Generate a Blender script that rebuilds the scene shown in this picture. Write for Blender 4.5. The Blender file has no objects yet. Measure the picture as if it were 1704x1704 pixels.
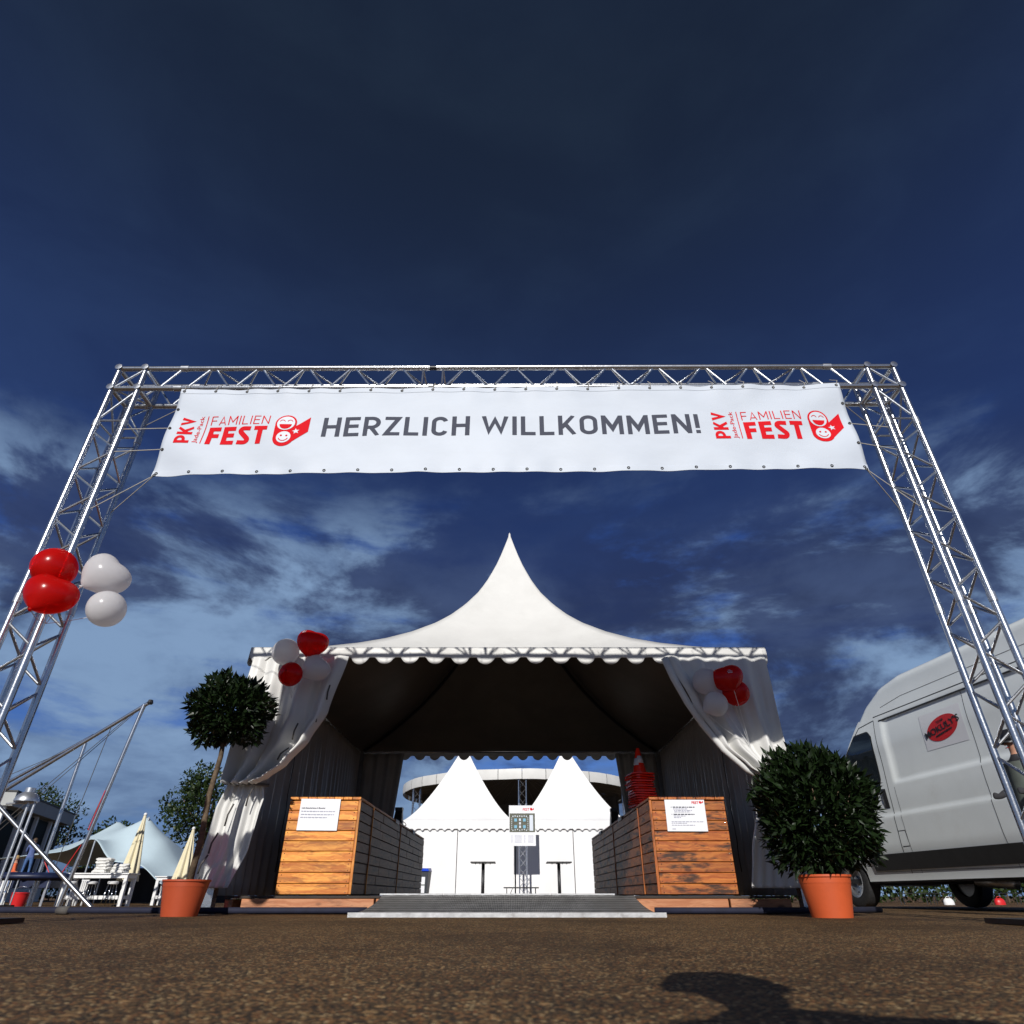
import bpy, bmesh, math, random
import numpy as np
from mathutils import Vector, Matrix, Euler
R = math.radians
PI = math.pi
rnd = random.Random(7)
scene = bpy.context.scene
col = scene.collection

# ------------------------------------------------------------------ camera
cd = bpy.data.cameras.new('camera')
cam = bpy.data.objects.new('camera', cd)
col.objects.link(cam)
cam.location = (0, 0, 0.15)
cam.rotation_euler = (R(90 + 31.49), 0, 0)
cd.sensor_fit = 'HORIZONTAL'
cd.sensor_width = 24.0
cd.lens = 24.0 * 1043 / 1704
cd.clip_start = 0.02
cd.clip_end = 2000
cd.dof.use_dof = True
cd.dof.focus_distance = 6.5
cd.dof.aperture_fstop = 3.2
scene.camera = cam

# ------------------------------------------------------------------ light
SUN = Vector((0.115, 1.0, -0.53)).normalized()
elev = math.asin(-SUN.z)
sl = bpy.data.lights.new('sun', 'SUN')
sl.energy = 4.3
sl.angle = R(0.5)
sl.color = (1.0, 0.965, 0.915)
so = bpy.data.objects.new('sun', sl)
so.rotation_euler = SUN.to_track_quat('-Z', 'Y').to_euler()
so.location = (-3, -12, 12)
col.objects.link(so)

world = bpy.data.worlds.new('World')
scene.world = world
world.use_nodes = True
wn = world.node_tree
wn.nodes.clear()


class NT:
    """small helper to write node trees"""
    def __init__(s, tree):
        s.t = tree

    def n(s, kind, **kw):
        nd = s.t.nodes.new(kind)
        for k, v in kw.items():
            setattr(nd, k, v)
        return nd

    def put(s, sock, v):
        if hasattr(v, 'is_output'):
            s.t.links.new(v, sock)
        elif v is not None:
            sock.default_value = v

    def math(s, op, a, b=None, c=None, clamp=False):
        nd = s.n('ShaderNodeMath', operation=op, use_clamp=clamp)
        for i, v in enumerate((a, b, c)):
            s.put(nd.inputs[i], v)
        return nd.outputs[0]

    def vmath(s, op, a, b=None):
        nd = s.n('ShaderNodeVectorMath', operation=op)
        s.put(nd.inputs[0], a)
        if b is not None:
            s.put(nd.inputs[1], b)
        return nd.outputs[0]

    def mix(s, f, a, b, blend='MIX'):
        nd = s.n('ShaderNodeMix', data_type='RGBA', blend_type=blend)
        s.put(nd.inputs[0], f)
        s.put(nd.inputs[6], a if hasattr(a, 'is_output') else (*a, 1)[:4])
        s.put(nd.inputs[7], b if hasattr(b, 'is_output') else (*b, 1)[:4])
        return nd.outputs[2]

    def ramp(s, f, stops, interp='LINEAR'):
        nd = s.n('ShaderNodeValToRGB')
        cr = nd.color_ramp
        cr.interpolation = interp
        while len(cr.elements) < len(stops):
            cr.elements.new(0.5)
        for e, (p, c) in zip(cr.elements, stops):
            e.position = p
            e.color = (*c, 1) if isinstance(c, tuple) else (c, c, c, 1)
        s.put(nd.inputs[0], f)
        return nd.outputs[0]

    def noise(s, vec, scale, detail=4.0, rough=0.5, dist=0.0):
        nd = s.n('ShaderNodeTexNoise')
        s.put(nd.inputs['Vector'], vec)
        nd.inputs['Scale'].default_value = scale
        nd.inputs['Detail'].default_value = detail
        nd.inputs['Roughness'].default_value = rough
        nd.inputs['Distortion'].default_value = dist
        return nd.outputs['Fac']

    def smooth(s, v, a, b):
        nd = s.n('ShaderNodeMapRange', interpolation_type='SMOOTHSTEP')
        s.put(nd.inputs[0], v)
        nd.inputs[1].default_value = a
        nd.inputs[2].default_value = b
        return nd.outputs[0]


W = NT(wn)
sky = W.n('ShaderNodeTexSky', sky_type='NISHITA', sun_disc=False)
sky.sun_elevation = elev
sky.sun_rotation = PI + 0.115
sky.air_density = 1.3
sky.dust_density = 0.3
sky.ozone_density = 3.0
tc = W.n('ShaderNodeTexCoord')
d = tc.outputs['Generated']
sx = W.n('ShaderNodeSeparateXYZ')
wn.links.new(d, sx.inputs[0])
zz_ = sx.outputs[2]
dome = W.vmath('MULTIPLY', d, (1.0, 1.0, 2.3))                               # clouds seen edge on are flattened
clear = W.mix(1.0, sky.outputs[0], (0.020, 0.032, 0.072), 'MULTIPLY')        # blue between the clouds
n_big = W.noise(dome, 1.7, 3.0, 0.5, 0.2)
n_fine = W.noise(W.vmath('ADD', dome, (2.1, 0.4, 7.0)), 3.6, 12.0, 0.60, 0.25)
n_str = W.noise(W.vmath('MULTIPLY', d, (1.0, 1.0, 6.5)), 2.6, 10.0, 0.56, 0.15)
hi = W.math('ADD', W.math('MULTIPLY', n_fine, 0.45), W.math('MULTIPLY', n_str, 0.55))
veil = W.mix(W.smooth(n_fine, 0.36, 0.64), (0.090, 0.150, 0.290), (0.215, 0.330, 0.520))
hi = W.math('ADD', hi, W.math('MULTIPLY', W.smooth(zz_, 0.42, 0.16), 0.055))                # haze thickens low down
low = W.mix(W.smooth(hi, 0.41, 0.54), clear, veil)                            # lit grey-blue cloud
n_drk = W.noise(W.vmath('ADD', dome, (4.6, 1.3, 0.9)), 2.7, 13.0, 0.60, 0.30)
belt = W.math('MULTIPLY', W.smooth(zz_, 0.26, 0.38), W.smooth(zz_, 0.60, 0.44))
dk = W.math('ADD', W.math('ADD', W.math('MULTIPLY', n_drk, 0.75), W.math('MULTIPLY', n_big, 0.25)), W.math('MULTIPLY', W.math('SUBTRACT', belt, 0.55), 0.095))
low = W.mix(W.math('MULTIPLY', W.smooth(dk, 0.475, 0.56), 0.92), low, W.mix(W.smooth(n_fine, 0.35, 0.65), (0.022, 0.033, 0.085), (0.040, 0.062, 0.150)))
deckc = W.mix(W.smooth(zz_, 0.46, 0.92), (0.0175, 0.037, 0.125), (0.0105, 0.0185, 0.040))
n_dk2 = W.noise(dome, 3.2, 7.0, 0.55, 0.3)
deckc = W.mix(W.smooth(n_dk2, 0.35, 0.70), deckc, W.mix(1.0, deckc, (1.30, 1.30, 1.20), 'MULTIPLY'))
edge = W.math('ADD', zz_, W.math('MULTIPLY', W.math('SUBTRACT', n_drk, 0.5), 0.30))
final = W.mix(W.smooth(edge, 0.36, 0.58), low, deckc)                         # the storm deck overhead
bg = W.n('ShaderNodeBackground')
wn.links.new(final, bg.inputs[0])
bg.inputs[1].default_value = 1.0
wo = W.n('ShaderNodeOutputWorld')
wn.links.new(bg.outputs[0], wo.inputs[0])

vs = scene.view_settings
vs.view_transform = 'Standard'
vs.look = 'None'
vs.exposure = 0.0
vs.gamma = 1.0
vs.use_curve_mapping = False
try:
    scene.cycles.max_bounces = 8
    scene.cycles.transparent_max_bounces = 12
    scene.cycles.use_denoising = True
except Exception:
    pass


# ------------------------------------------------------------------ materials
def mat(name, rgb, rough=0.5, metal=0.0, var=0.0, vscale=6.0, bump=0.0, bscale=40.0, spec=0.5, stretch=None, dark=None, dscale=2.0, damt=0.5, trans=0.0):
    """principled surface with optional mottling, fine relief, dirt and see-through light"""
    m = bpy.data.materials.new(name)
    m.use_nodes = True
    T = NT(m.node_tree)
    b = m.node_tree.nodes['Principled BSDF']
    out = m.node_tree.nodes['Material Output']
    b.inputs['Roughness'].default_value = rough
    b.inputs['Metallic'].default_value = metal
    b.inputs['Specular IOR Level'].default_value = spec
    tcn = T.n('ShaderNodeTexCoord')
    vec = tcn.outputs['Object']
    if stretch:
        vec = T.vmath('MULTIPLY', vec, stretch)
    c = None
    if var > 0:
        f = T.noise(vec, vscale, 5.0, 0.6)
        hi_ = tuple(min(1, x * (1 + var)) for x in rgb)
        lo_ = tuple(x * (1 - var) for x in rgb)
        c = T.mix(T.smooth(f, 0.3, 0.7), lo_, hi_)
    if dark:
        f2 = T.noise(vec, dscale, 6.0, 0.65)
        c = T.mix(T.math('MULTIPLY', T.smooth(f2, 0.52, 0.72), damt), c if c else rgb, dark)
    if c:
        T.put(b.inputs['Base Color'], c)
    else:
        b.inputs['Base Color'].default_value = (*rgb, 1)
    if bump > 0:
        bn = T.n('ShaderNodeBump')
        bn.inputs['Strength'].default_value = bump
        bn.inputs['Distance'].default_value = 0.01
        T.put(bn.inputs['Height'], T.noise(vec, bscale, 6.0, 0.6))
        T.put(b.inputs['Normal'], bn.outputs[0])
    if trans > 0:
        tr = T.n('ShaderNodeBsdfTranslucent')
        if c:
            T.put(tr.inputs[0], c)
        else:
            tr.inputs[0].default_value = (*rgb, 1)
        ms = T.n('ShaderNodeMixShader')
        ms.inputs[0].default_value = trans
        m.node_tree.links.new(b.outputs[0], ms.inputs[1])
        m.node_tree.links.new(tr.outputs[0], ms.inputs[2])
        m.node_tree.links.new(ms.outputs[0], out.inputs[0])
    return m


def wood(name, a, b_, stain, stain_amt, grey=0.0):
    m = bpy.data.materials.new(name)
    m.use_nodes = True
    T = NT(m.node_tree)
    p = m.node_tree.nodes['Principled BSDF']
    tcn = T.n('ShaderNodeTexCoord')
    oi = T.n('ShaderNodeObjectInfo')
    off = T.n('ShaderNodeCombineXYZ')
    for i in range(3):
        T.put(off.inputs[i], T.math('MULTIPLY', oi.outputs['Random'], (37.0, 91.0, 53.0)[i]))
    v = T.vmath('ADD', tcn.outputs['Object'], off.outputs[0])
    warp = T.noise(v, 3.0, 3.0, 0.5)
    wv = T.n('ShaderNodeCombineXYZ')
    T.put(wv.inputs[1], T.math('MULTIPLY', warp, 0.10))
    T.put(wv.inputs[2], T.math('MULTIPLY', warp, 0.12))
    v2 = T.vmath('ADD', v, wv.outputs[0])
    g1 = T.noise(T.vmath('MULTIPLY', v2, (1.6, 34.0, 34.0)), 1.0, 6.0, 0.62)
    g2 = T.noise(T.vmath('MULTIPLY', v2, (3.0, 140.0, 140.0)), 1.0, 3.0, 0.5)
    gr = T.math('ADD', T.math('MULTIPLY', g1, 0.72), T.math('MULTIPLY', g2, 0.28))
    c = T.mix(T.smooth(gr, 0.38, 0.62), a, b_)
    tint = T.math('ADD', 0.78, T.math('MULTIPLY', oi.outputs['Random'], 0.40))
    tv = T.n('ShaderNodeCombineXYZ')
    for i in range(3):
        T.put(tv.inputs[i], tint)
    c = T.mix(1.0, c, tv.outputs[0], 'MULTIPLY')
    sn = T.noise(T.vmath('MULTIPLY', v, (2.2, 11.0, 11.0)), 1.0, 7.0, 0.66)
    c = T.mix(T.math('MULTIPLY', T.smooth(sn, 0.50, 0.63), stain_amt), c, stain)
    vo = T.n('ShaderNodeTexVoronoi')
    T.put(vo.inputs['Vector'], T.vmath('MULTIPLY', v, (5.0, 11.0, 11.0)))
    vo.inputs['Scale'].default_value = 0.62
    c = T.mix(T.math('MULTIPLY', T.smooth(vo.outputs['Distance'], 0.17, 0.06), 0.85), c, tuple(x * 0.22 for x in a))
    T.put(p.inputs['Base Color'], c)
    p.inputs['Roughness'].default_value = 0.55
    bn = T.n('ShaderNodeBump')
    bn.inputs['Strength'].default_value = 0.25
    bn.inputs['Distance'].default_value = 0.004
    T.put(bn.inputs['Height'], gr)
    T.put(p.inputs['Normal'], bn.outputs[0])
    return m


M = {}
M['alu'] = mat('aluminium_tube', (0.56, 0.58, 0.61), 0.27, 0.95, 0.10, 9, 0.10, 60)
M['steel'] = mat('galvanised_steel', (0.55, 0.57, 0.60), 0.38, 0.85, 0.15, 14)
M['chrome'] = mat('chrome', (0.6, 0.62, 0.64), 0.15, 1.0)
M['pvc'] = mat('tent_fabric', (0.68, 0.675, 0.65), 0.46, 0, 0.035, 2.0, 0.20, 6.0, 0.35, dark=(0.50, 0.49, 0.45), dscale=1.3, damt=0.22)
M['pvc_dimmed'] = mat('dimmed_wall_fabric', (0.52, 0.50, 0.47), 0.30, 0, 0.08, 3.0, 0.20, 9.0, 0.5)  # white wall cloth toned down, interior shade put into its colour
M['pvc_white'] = mat('bright_tent_fabric', (0.80, 0.80, 0.80), 0.5, 0, 0.04, 0.8, 0.25, 2.5, 0.3)
M['shade_lining'] = mat('added_shade_lining', (0.17, 0.152, 0.128), 0.6, 0, 0.10, 2.0, 0.15, 6.0, 0.3)  # dark brown stands in for the shade under the white roof
M['floor_ply'] = mat('dark_film_plywood', (0.035, 0.026, 0.020), 0.75, 0, 0.3, 4.0)
M['banner'] = mat('banner_cloth', (0.60, 0.655, 0.735), 0.50, 0, 0.03, 2.0, 0.22, 3.0, 0.3, stretch=(1.0, 1.0, 2.2), trans=0.08)
M['red_ink'] = mat('red_print', (0.64, 0.010, 0.018), 0.7, spec=0.08)
M['grey_ink'] = mat('grey_print', (0.072, 0.078, 0.105), 0.7, spec=0.08)
M['white_ink'] = mat('white_print', (0.62, 0.67, 0.74), 0.5)
M['pale_ink'] = mat('pale_print', (0.42, 0.43, 0.52), 0.6)
M['black'] = mat('black_plastic', (0.018, 0.018, 0.020), 0.42, 0, 0.2, 20)
M['rubber'] = mat('tyre_rubber', (0.020, 0.020, 0.021), 0.75, 0, 0.3, 30, 0.3, 60)
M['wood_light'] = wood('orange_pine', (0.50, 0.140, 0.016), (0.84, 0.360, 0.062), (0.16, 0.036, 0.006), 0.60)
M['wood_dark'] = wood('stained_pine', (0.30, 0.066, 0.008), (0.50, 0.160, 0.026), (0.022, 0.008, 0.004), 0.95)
M['wood_side'] = wood('shaded_weathered_pine', (0.150, 0.062, 0.022), (0.27, 0.125, 0.048), (0.035, 0.018, 0.010), 0.7)  # weathered brown, with the shade on the counter sides mixed into the colour
M['timber'] = wood('red_timber', (0.36, 0.13, 0.052), (0.47, 0.21, 0.10), (0.10, 0.04, 0.02), 0.5)
M['terra'] = mat('terracotta_plastic', (0.56, 0.095, 0.026), 0.5, 0, 0.06, 5, 0.05, 50)
M['terra_dark'] = mat('brown_plastic', (0.42, 0.070, 0.024), 0.45, 0, 0.06, 5, 0.05, 50)
M['soil'] = mat('soil', (0.035, 0.025, 0.018), 0.9, 0, 0.5, 40, 0.6, 60)
M['bark'] = mat('bark', (0.11, 0.075, 0.045), 0.85, 0, 0.4, 22, 0.6, 50)
M['cone'] = mat('cone_plastic', (0.90, 0.030, 0.010), 0.26, 0, 0.05, 8)
M['reflect'] = mat('reflective_band', (0.55, 0.57, 0.62), 0.35)
M['paper'] = mat('paper', (0.78, 0.79, 0.82), 0.55, 0, 0.01, 8)
M['van'] = mat('van_paint', (0.84, 0.89, 0.89), 0.20, 0, 0.03, 1.4, 0, 10, 0.5, dark=(0.70, 0.71, 0.68), dscale=1.2, damt=0.35)
M['seam'] = mat('panel_gap', (0.020, 0.021, 0.022), 0.6)
M['glass'] = mat('dark_glass', (0.012, 0.017, 0.019), 0.04, 0, 0, spec=0.6)
M['trim'] = mat('black_trim', (0.028, 0.029, 0.030), 0.6, 0, 0.15, 9)
M['rim'] = mat('wheel_steel', (0.33, 0.34, 0.35), 0.35, 0.8, 0.15, 12)
M['cord'] = mat('cord', (0.42, 0.40, 0.36), 0.8)
M['strap'] = mat('dark_strap', (0.085, 0.078, 0.072), 0.8)
M['navy'] = mat('navy_vinyl', (0.010, 0.016, 0.050), 0.45, 0, 0.3, 5)
M['hose'] = mat('dark_blue_hose', (0.009, 0.011, 0.030), 0.8, 0, 0.2, 8)
M['white'] = mat('white_paint', (0.78, 0.78, 0.77), 0.45, 0, 0.03, 8)
M['cream'] = mat('cream_canvas', (0.72, 0.65, 0.45), 0.7, 0, 0.06, 5)
M['linen'] = mat('white_linen', (0.72, 0.71, 0.68), 0.8, 0, 0.06, 14, 0.3, 20)
M['stretch'] = mat('pale_stretch_fabric', (0.50, 0.62, 0.68), 0.6, 0, 0.04, 0.8)
M['canopy_in'] = mat('grey_ceiling_fabric', (0.10, 0.105, 0.11), 0.8, 0, 0.1, 1.5)
M['redcloth'] = mat('red_plastic', (0.60, 0.018, 0.020), 0.4)
M['blue_lid'] = mat('blue_lid', (0.012, 0.060, 0.55), 0.4)
M['bin'] = mat('bin_plastic', (0.030, 0.035, 0.045), 0.5)
M['wall'] = mat('pale_cladding', (0.42, 0.43, 0.42), 0.7, 0, 0.06, 1)
M['dark_pane'] = mat('dark_window', (0.012, 0.018, 0.018), 0.6, spec=0.1)
M['skin'] = mat('skin', (0.50, 0.26, 0.17), 0.55)
M['hair'] = mat('hair', (0.09, 0.055, 0.03), 0.7)
M['blond'] = mat('blond_hair', (0.40, 0.26, 0.11), 0.7)
M['denim'] = mat('denim', (0.055, 0.12, 0.28), 0.85, 0, 0.2, 20)
M['blue_shirt'] = mat('blue_cloth', (0.09, 0.13, 0.30), 0.85, 0, 0.15, 12)
M['orange_shirt'] = mat('orange_cloth', (0.72, 0.14, 0.05), 0.85, 0, 0.1, 12)
M['dark_cloth'] = mat('dark_cloth', (0.03, 0.03, 0.035), 0.9)
M['jacket'] = mat('grey_green_cloth', (0.13, 0.15, 0.13), 0.85, 0, 0.15, 12)
M['map_base'] = mat('map_print', (0.075, 0.080, 0.052), 0.5, 0, 0.5, 16)
M['map_blue'] = mat('map_blue_print', (0.16, 0.40, 0.55), 0.5)
M['plate'] = mat('black_steel_plate', (0.022, 0.022, 0.024), 0.6, 0.3, 0.3, 9)


def balloon_mat(name, rgb, see):
    m = bpy.data.materials.new(name)
    m.use_nodes = True
    T = NT(m.node_tree)
    p = m.node_tree.nodes['Principled BSDF']
    out = m.node_tree.nodes['Material Output']
    p.inputs['Base Color'].default_value = (*rgb, 1)
    p.inputs['Roughness'].default_value = 0.22
    tl = T.n('ShaderNodeBsdfTranslucent')
    tl.inputs[0].default_value = (*rgb, 1)
    tp = T.n('ShaderNodeBsdfTransparent')
    tp.inputs[0].default_value = (*[min(1, x * 1.2 + 0.05) for x in rgb], 1)
    m1 = T.n('ShaderNodeMixShader')
    m1.inputs[0].default_value = 0.50
    m2 = T.n('ShaderNodeMixShader')
    m2.inputs[0].default_value = see
    L = m.node_tree.links.new
    L(p.outputs[0], m1.inputs[1]); L(tl.outputs[0], m1.inputs[2])
    L(m1.outputs[0], m2.inputs[1]); L(tp.outputs[0], m2.inputs[2])
    L(m2.outputs[0], out.inputs[0])
    return m


M['balloon_red'] = balloon_mat('red_latex', (0.74, 0.012, 0.010), 0.22)
M['balloon_white'] = balloon_mat('white_latex', (0.82, 0.81, 0.82), 0.08)


def leaf_mat(name, a, b_):
    m = bpy.data.materials.new(name)
    m.use_nodes = True
    T = NT(m.node_tree)
    p = m.node_tree.nodes['Principled BSDF']
    out = m.node_tree.nodes['Material Output']
    tcn = T.n('ShaderNodeTexCoord')
    f = T.noise(tcn.outputs['Object'], 26.0, 2.0, 0.5)
    c = T.mix(T.smooth(f, 0.3, 0.7), a, b_)
    T.put(p.inputs['Base Color'], c)
    p.inputs['Roughness'].default_value = 0.42
    p.inputs['Specular IOR Level'].default_value = 0.35
    tl = T.n('ShaderNodeBsdfTranslucent')
    T.put(tl.inputs[0], c)
    ms = T.n('ShaderNodeMixShader')
    ms.inputs[0].default_value = 0.15
    L = m.node_tree.links.new
    L(p.outputs[0], ms.inputs[1]); L(tl.outputs[0], ms.inputs[2]); L(ms.outputs[0], out.inputs[0])
    return m


M['leaf'] = leaf_mat('bay_leaf', (0.006, 0.013, 0.004), (0.015, 0.032, 0.008))
M['leaf_tree'] = leaf_mat('tree_leaf', (0.014, 0.028, 0.008), (0.040, 0.065, 0.016))


def ground_mat():
    m = bpy.data.materials.new('exposed_aggregate')
    m.use_nodes = True
    T = NT(m.node_tree)
    p = m.node_tree.nodes['Principled BSDF']
    tcn = T.n('ShaderNodeTexCoord')
    v = tcn.outputs['Object']
    vo = T.n('ShaderNodeTexVoronoi')
    T.put(vo.inputs['Vector'], v)
    vo.inputs['Scale'].default_value = 112.0
    bw = T.n('ShaderNodeSeparateColor')
    T.put(bw.inputs[0], vo.outputs['Color'])
    c = T.ramp(bw.outputs[0], [(0.0, (0.065, 0.042, 0.024)), (0.28, (0.175, 0.108, 0.054)), (0.46, (0.135, 0.112, 0.078)), (0.62, (0.270, 0.165, 0.078)),
                               (0.78, (0.210, 0.085, 0.036)), (0.90, (0.360, 0.280, 0.170)), (1.0, (0.56, 0.48, 0.35))])
    c = T.mix(T.smooth(vo.outputs['Distance'], 0.36, 0.66), c, (0.030, 0.023, 0.016))
    vb = T.n('ShaderNodeTexVoronoi')
    T.put(vb.inputs['Vector'], v)
    vb.inputs['Scale'].default_value = 34.0
    bb = T.n('ShaderNodeSeparateColor')
    T.put(bb.inputs[0], vb.outputs['Color'])
    pick = T.math('MULTIPLY', T.smooth(bb.outputs[1], 0.80, 0.86), T.smooth(vb.outputs['Distance'], 0.40, 0.28))
    c = T.mix(pick, c, T.mix(bb.outputs[0], (0.09, 0.06, 0.035), (0.40, 0.28, 0.16)))
    big = T.noise(v, 0.55, 6.0, 0.65)
    c = T.mix(T.smooth(big, 0.42, 0.62), c, T.mix(1.0, c, (0.55, 0.53, 0.50), 'MULTIPLY'))
    mid = T.noise(v, 9.0, 4.0, 0.6)
    c = T.mix(T.smooth(mid, 0.45, 0.70), c, T.mix(1.0, c, (0.72, 0.70, 0.68), 'MULTIPLY'))
    c = T.mix(1.0, c, (1.20, 1.02, 0.72), 'MULTIPLY')
    p.inputs['Specular IOR Level'].default_value = 0.25
    T.put(p.inputs['Base Color'], c)
    p.inputs['Roughness'].default_value = 0.8
    bn = T.n('ShaderNodeBump')
    bn.inputs['Strength'].default_value = 0.9
    bn.inputs['Distance'].default_value = 0.004
    T.put(bn.inputs['Height'], T.math('SUBTRACT', 1.0, vo.outputs['Distance']))
    T.put(p.inputs['Normal'], bn.outputs[0])
    return m


M['ground'] = ground_mat()


def tread_mat():
    m = bpy.data.materials.new('ribbed_ramp_plate')
    m.use_nodes = True
    T = NT(m.node_tree)
    p = m.node_tree.nodes['Principled BSDF']
    tcn = T.n('ShaderNodeTexCoord')
    v = tcn.outputs['Object']
    vo = T.n('ShaderNodeTexVoronoi')
    T.put(vo.inputs['Vector'], T.vmath('MULTIPLY', v, (1.0, 0.6, 1.0)))
    vo.inputs['Scale'].default_value = 62.0
    vo.inputs['Randomness'].default_value = 0.15
    f = T.noise(v, 5.0, 5.0, 0.6)
    c = T.mix(T.smooth(f, 0.3, 0.7), (0.24, 0.235, 0.225), (0.36, 0.355, 0.345))
    c = T.mix(T.smooth(vo.outputs['Distance'], 0.42, 0.62), c, (0.03, 0.03, 0.03))
    T.put(p.inputs['Base Color'], c)
    p.inputs['Roughness'].default_value = 0.5
    p.inputs['Metallic'].default_value = 0.35
    bn = T.n('ShaderNodeBump')
    bn.inputs['Strength'].default_value = 0.8
    bn.inputs['Distance'].default_value = 0.004
    T.put(bn.inputs['Height'], vo.outputs['Distance'])
    T.put(p.inputs['Normal'], bn.outputs[0])
    return m


M['tread'] = tread_mat()
M['lip'] = mat('worn_white_edge', (0.46, 0.465, 0.47), 0.5, 0.2, 0.15, 14, 0.4, 40, dark=(0.22, 0.21, 0.20), dscale=9, damt=0.6)


# ------------------------------------------------------------------ mesh helpers
class MB:
    def __init__(s):
        s.v = []
        s.f = []

    def add(s, vs_, fs):
        o = len(s.v)
        s.v += [tuple(x) for x in vs_]
        s.f += [tuple(i + o for i in f) for f in fs]
        return s

    def box(s, x0, x1, y0, y1, z0, z1):
        return s.add([(x0, y0, z0), (x1, y0, z0), (x1, y1, z0), (x0, y1, z0), (x0, y0, z1), (x1, y0, z1), (x1, y1, z1), (x0, y1, z1)],
                     [(3, 2, 1, 0), (4, 5, 6, 7), (0, 1, 5, 4), (1, 2, 6, 5), (2, 3, 7, 6), (3, 0, 4, 7)])

    def tube(s, pts, r, n=10, caps=True, r1=None):
        pts = [Vector(p) for p in pts]
        k = len(pts)
        ring = []
        t0 = (pts[1] - pts[0]).normalized()
        ref = Vector((0, 0, 1)) if abs(t0.z) < 0.9 else Vector((1, 0, 0))
        vv = []
        for i, p in enumerate(pts):
            t = (pts[min(i + 1, k - 1)] - pts[max(i - 1, 0)]).normalized()
            a = t.cross(ref)
            if a.length < 1e-5:
                a = t.cross(Vector((0, 1, 0)))
            a.normalize()
            b = t.cross(a)
            rr = r if r1 is None else r + (r1 - r) * i / (k - 1)
            for j in range(n):
                an = 2 * PI * j / n
                vv.append(p + a * (math.cos(an) * rr) + b * (math.sin(an) * rr))
        ff = []
        for i in range(k - 1):
            for j in range(n):
                j2 = (j + 1) % n
                ff.append((i * n + j, i * n + j2, (i + 1) * n + j2, (i + 1) * n + j))
        if caps:
            ff.append(tuple(range(n - 1, -1, -1)))
            ff.append(tuple((k - 1) * n + j for j in range(n)))
        return s.add(vv, ff)

    def lathe(s, prof, n=24, c=(0, 0, 0)):
        vv, ff = [], []
        for (r, z) in prof:
            for j in range(n):
                a = 2 * PI * j / n
                vv.append((c[0] + r * math.cos(a), c[1] + r * math.sin(a), c[2] + z))
        for i in range(len(prof) - 1):
            for j in range(n):
                j2 = (j + 1) % n
                ff.append((i * n + j, i * n + j2, (i + 1) * n + j2, (i + 1) * n + j))
        closed = prof[0] == prof[-1]
        if prof[0][0] > 1e-6 and not closed:
            ff.append(tuple(range(n - 1, -1, -1)))
        if prof[-1][0] > 1e-6 and not closed:
            ff.append(tuple((len(prof) - 1) * n + j for j in range(n)))
        return s.add(vv, ff)

    def grid(s, fn, nu, nv, wrap=False):
        vv = [fn(i / nu, j / nv) for j in range(nv + 1) for i in range(nu + 1)]
        ff = [(j * (nu + 1) + i, j * (nu + 1) + i + 1, (j + 1) * (nu + 1) + i + 1, (j + 1) * (nu + 1) + i) for j in range(nv) for i in range(nu)]
        return s.add(vv, ff)

    def mesh(s, name, material, smooth=False, sharp=None):
        me = bpy.data.meshes.new(name)
        me.from_pydata([tuple(v) for v in s.v], [], s.f)
        me.materials.append(material)
        if smooth:
            me.polygons.foreach_set('use_smooth', [True] * len(me.polygons))
        me.update()
        if sharp is not None and hasattr(me, 'set_sharp_from_angle'):
            me.set_sharp_from_angle(angle=R(sharp))
        return me

    def build(s, name, material, parent=None, smooth=False, sharp=None, loc=None):
        return link(name, s.mesh(name, material, smooth, sharp), parent, loc)


def link(name, me, parent=None, loc=None, rot=None):
    o = bpy.data.objects.new(name, me)
    col.objects.link(o)
    if parent is not None:
        o.parent = parent
    if loc is not None:
        o.location = loc
    if rot is not None:
        o.rotation_euler = rot
    return o


def tag(o, label=None, cat=None, group=None, kind=None):
    for k, v in (('label', label), ('category', cat), ('group', group), ('kind', kind)):
        if v:
            o[k] = v
    return o


def thing(name, loc, label, cat, group=None, rz=0.0):
    o = bpy.data.objects.new(name, None)
    o.empty_display_size = 0.1
    col.objects.link(o)
    o.location = loc
    o.rotation_euler = (0, 0, rz)
    return tag(o, label, cat, group)


def copy_tree(o, parent=None):
    c = o.copy()
    col.objects.link(c)
    c.parent = parent
    for ch in list(o.children):
        copy_tree(ch, c)
    return c


def thick(o, t, off=0.0):
    md = o.modifiers.new('thickness', 'SOLIDIFY')
    md.thickness = t
    md.offset = off
    return o


_plank = {}


def plank_mesh(L, Wd, T, m, bev=0.004):
    key = (round(L, 3), round(Wd, 3), round(T, 3), m.name)
    if key not in _plank:
        bm = bmesh.new()
        bmesh.ops.create_cube(bm, size=1.0)
        for v in bm.verts:
            v.co = Vector((v.co.x * L, v.co.y * T, v.co.z * Wd))
        bmesh.ops.bevel(bm, geom=bm.edges[:], offset=bev, segments=1, affect='EDGES')
        me = bpy.data.meshes.new('plank')
        bm.to_mesh(me)
        bm.free()
        me.materials.append(m)
        _plank[key] = me
    return _plank[key]


def text_mesh(body, bold=0.0, m=None, spacing=1.0):
    cu = bpy.data.curves.new('lettering', 'FONT')
    cu.body = body
    cu.size = 1.0
    cu.offset = bold
    cu.space_character = spacing
    cu.resolution_u = 3
    o = bpy.data.objects.new('lettering', cu)
    col.objects.link(o)
    bpy.context.view_layer.update()
    dg = bpy.context.evaluated_depsgraph_get()
    me = bpy.data.meshes.new_from_object(o.evaluated_get(dg))
    bpy.data.objects.remove(o)
    bpy.data.curves.remove(cu)
    me.materials.clear()
    me.materials.append(m)
    return me


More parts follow.
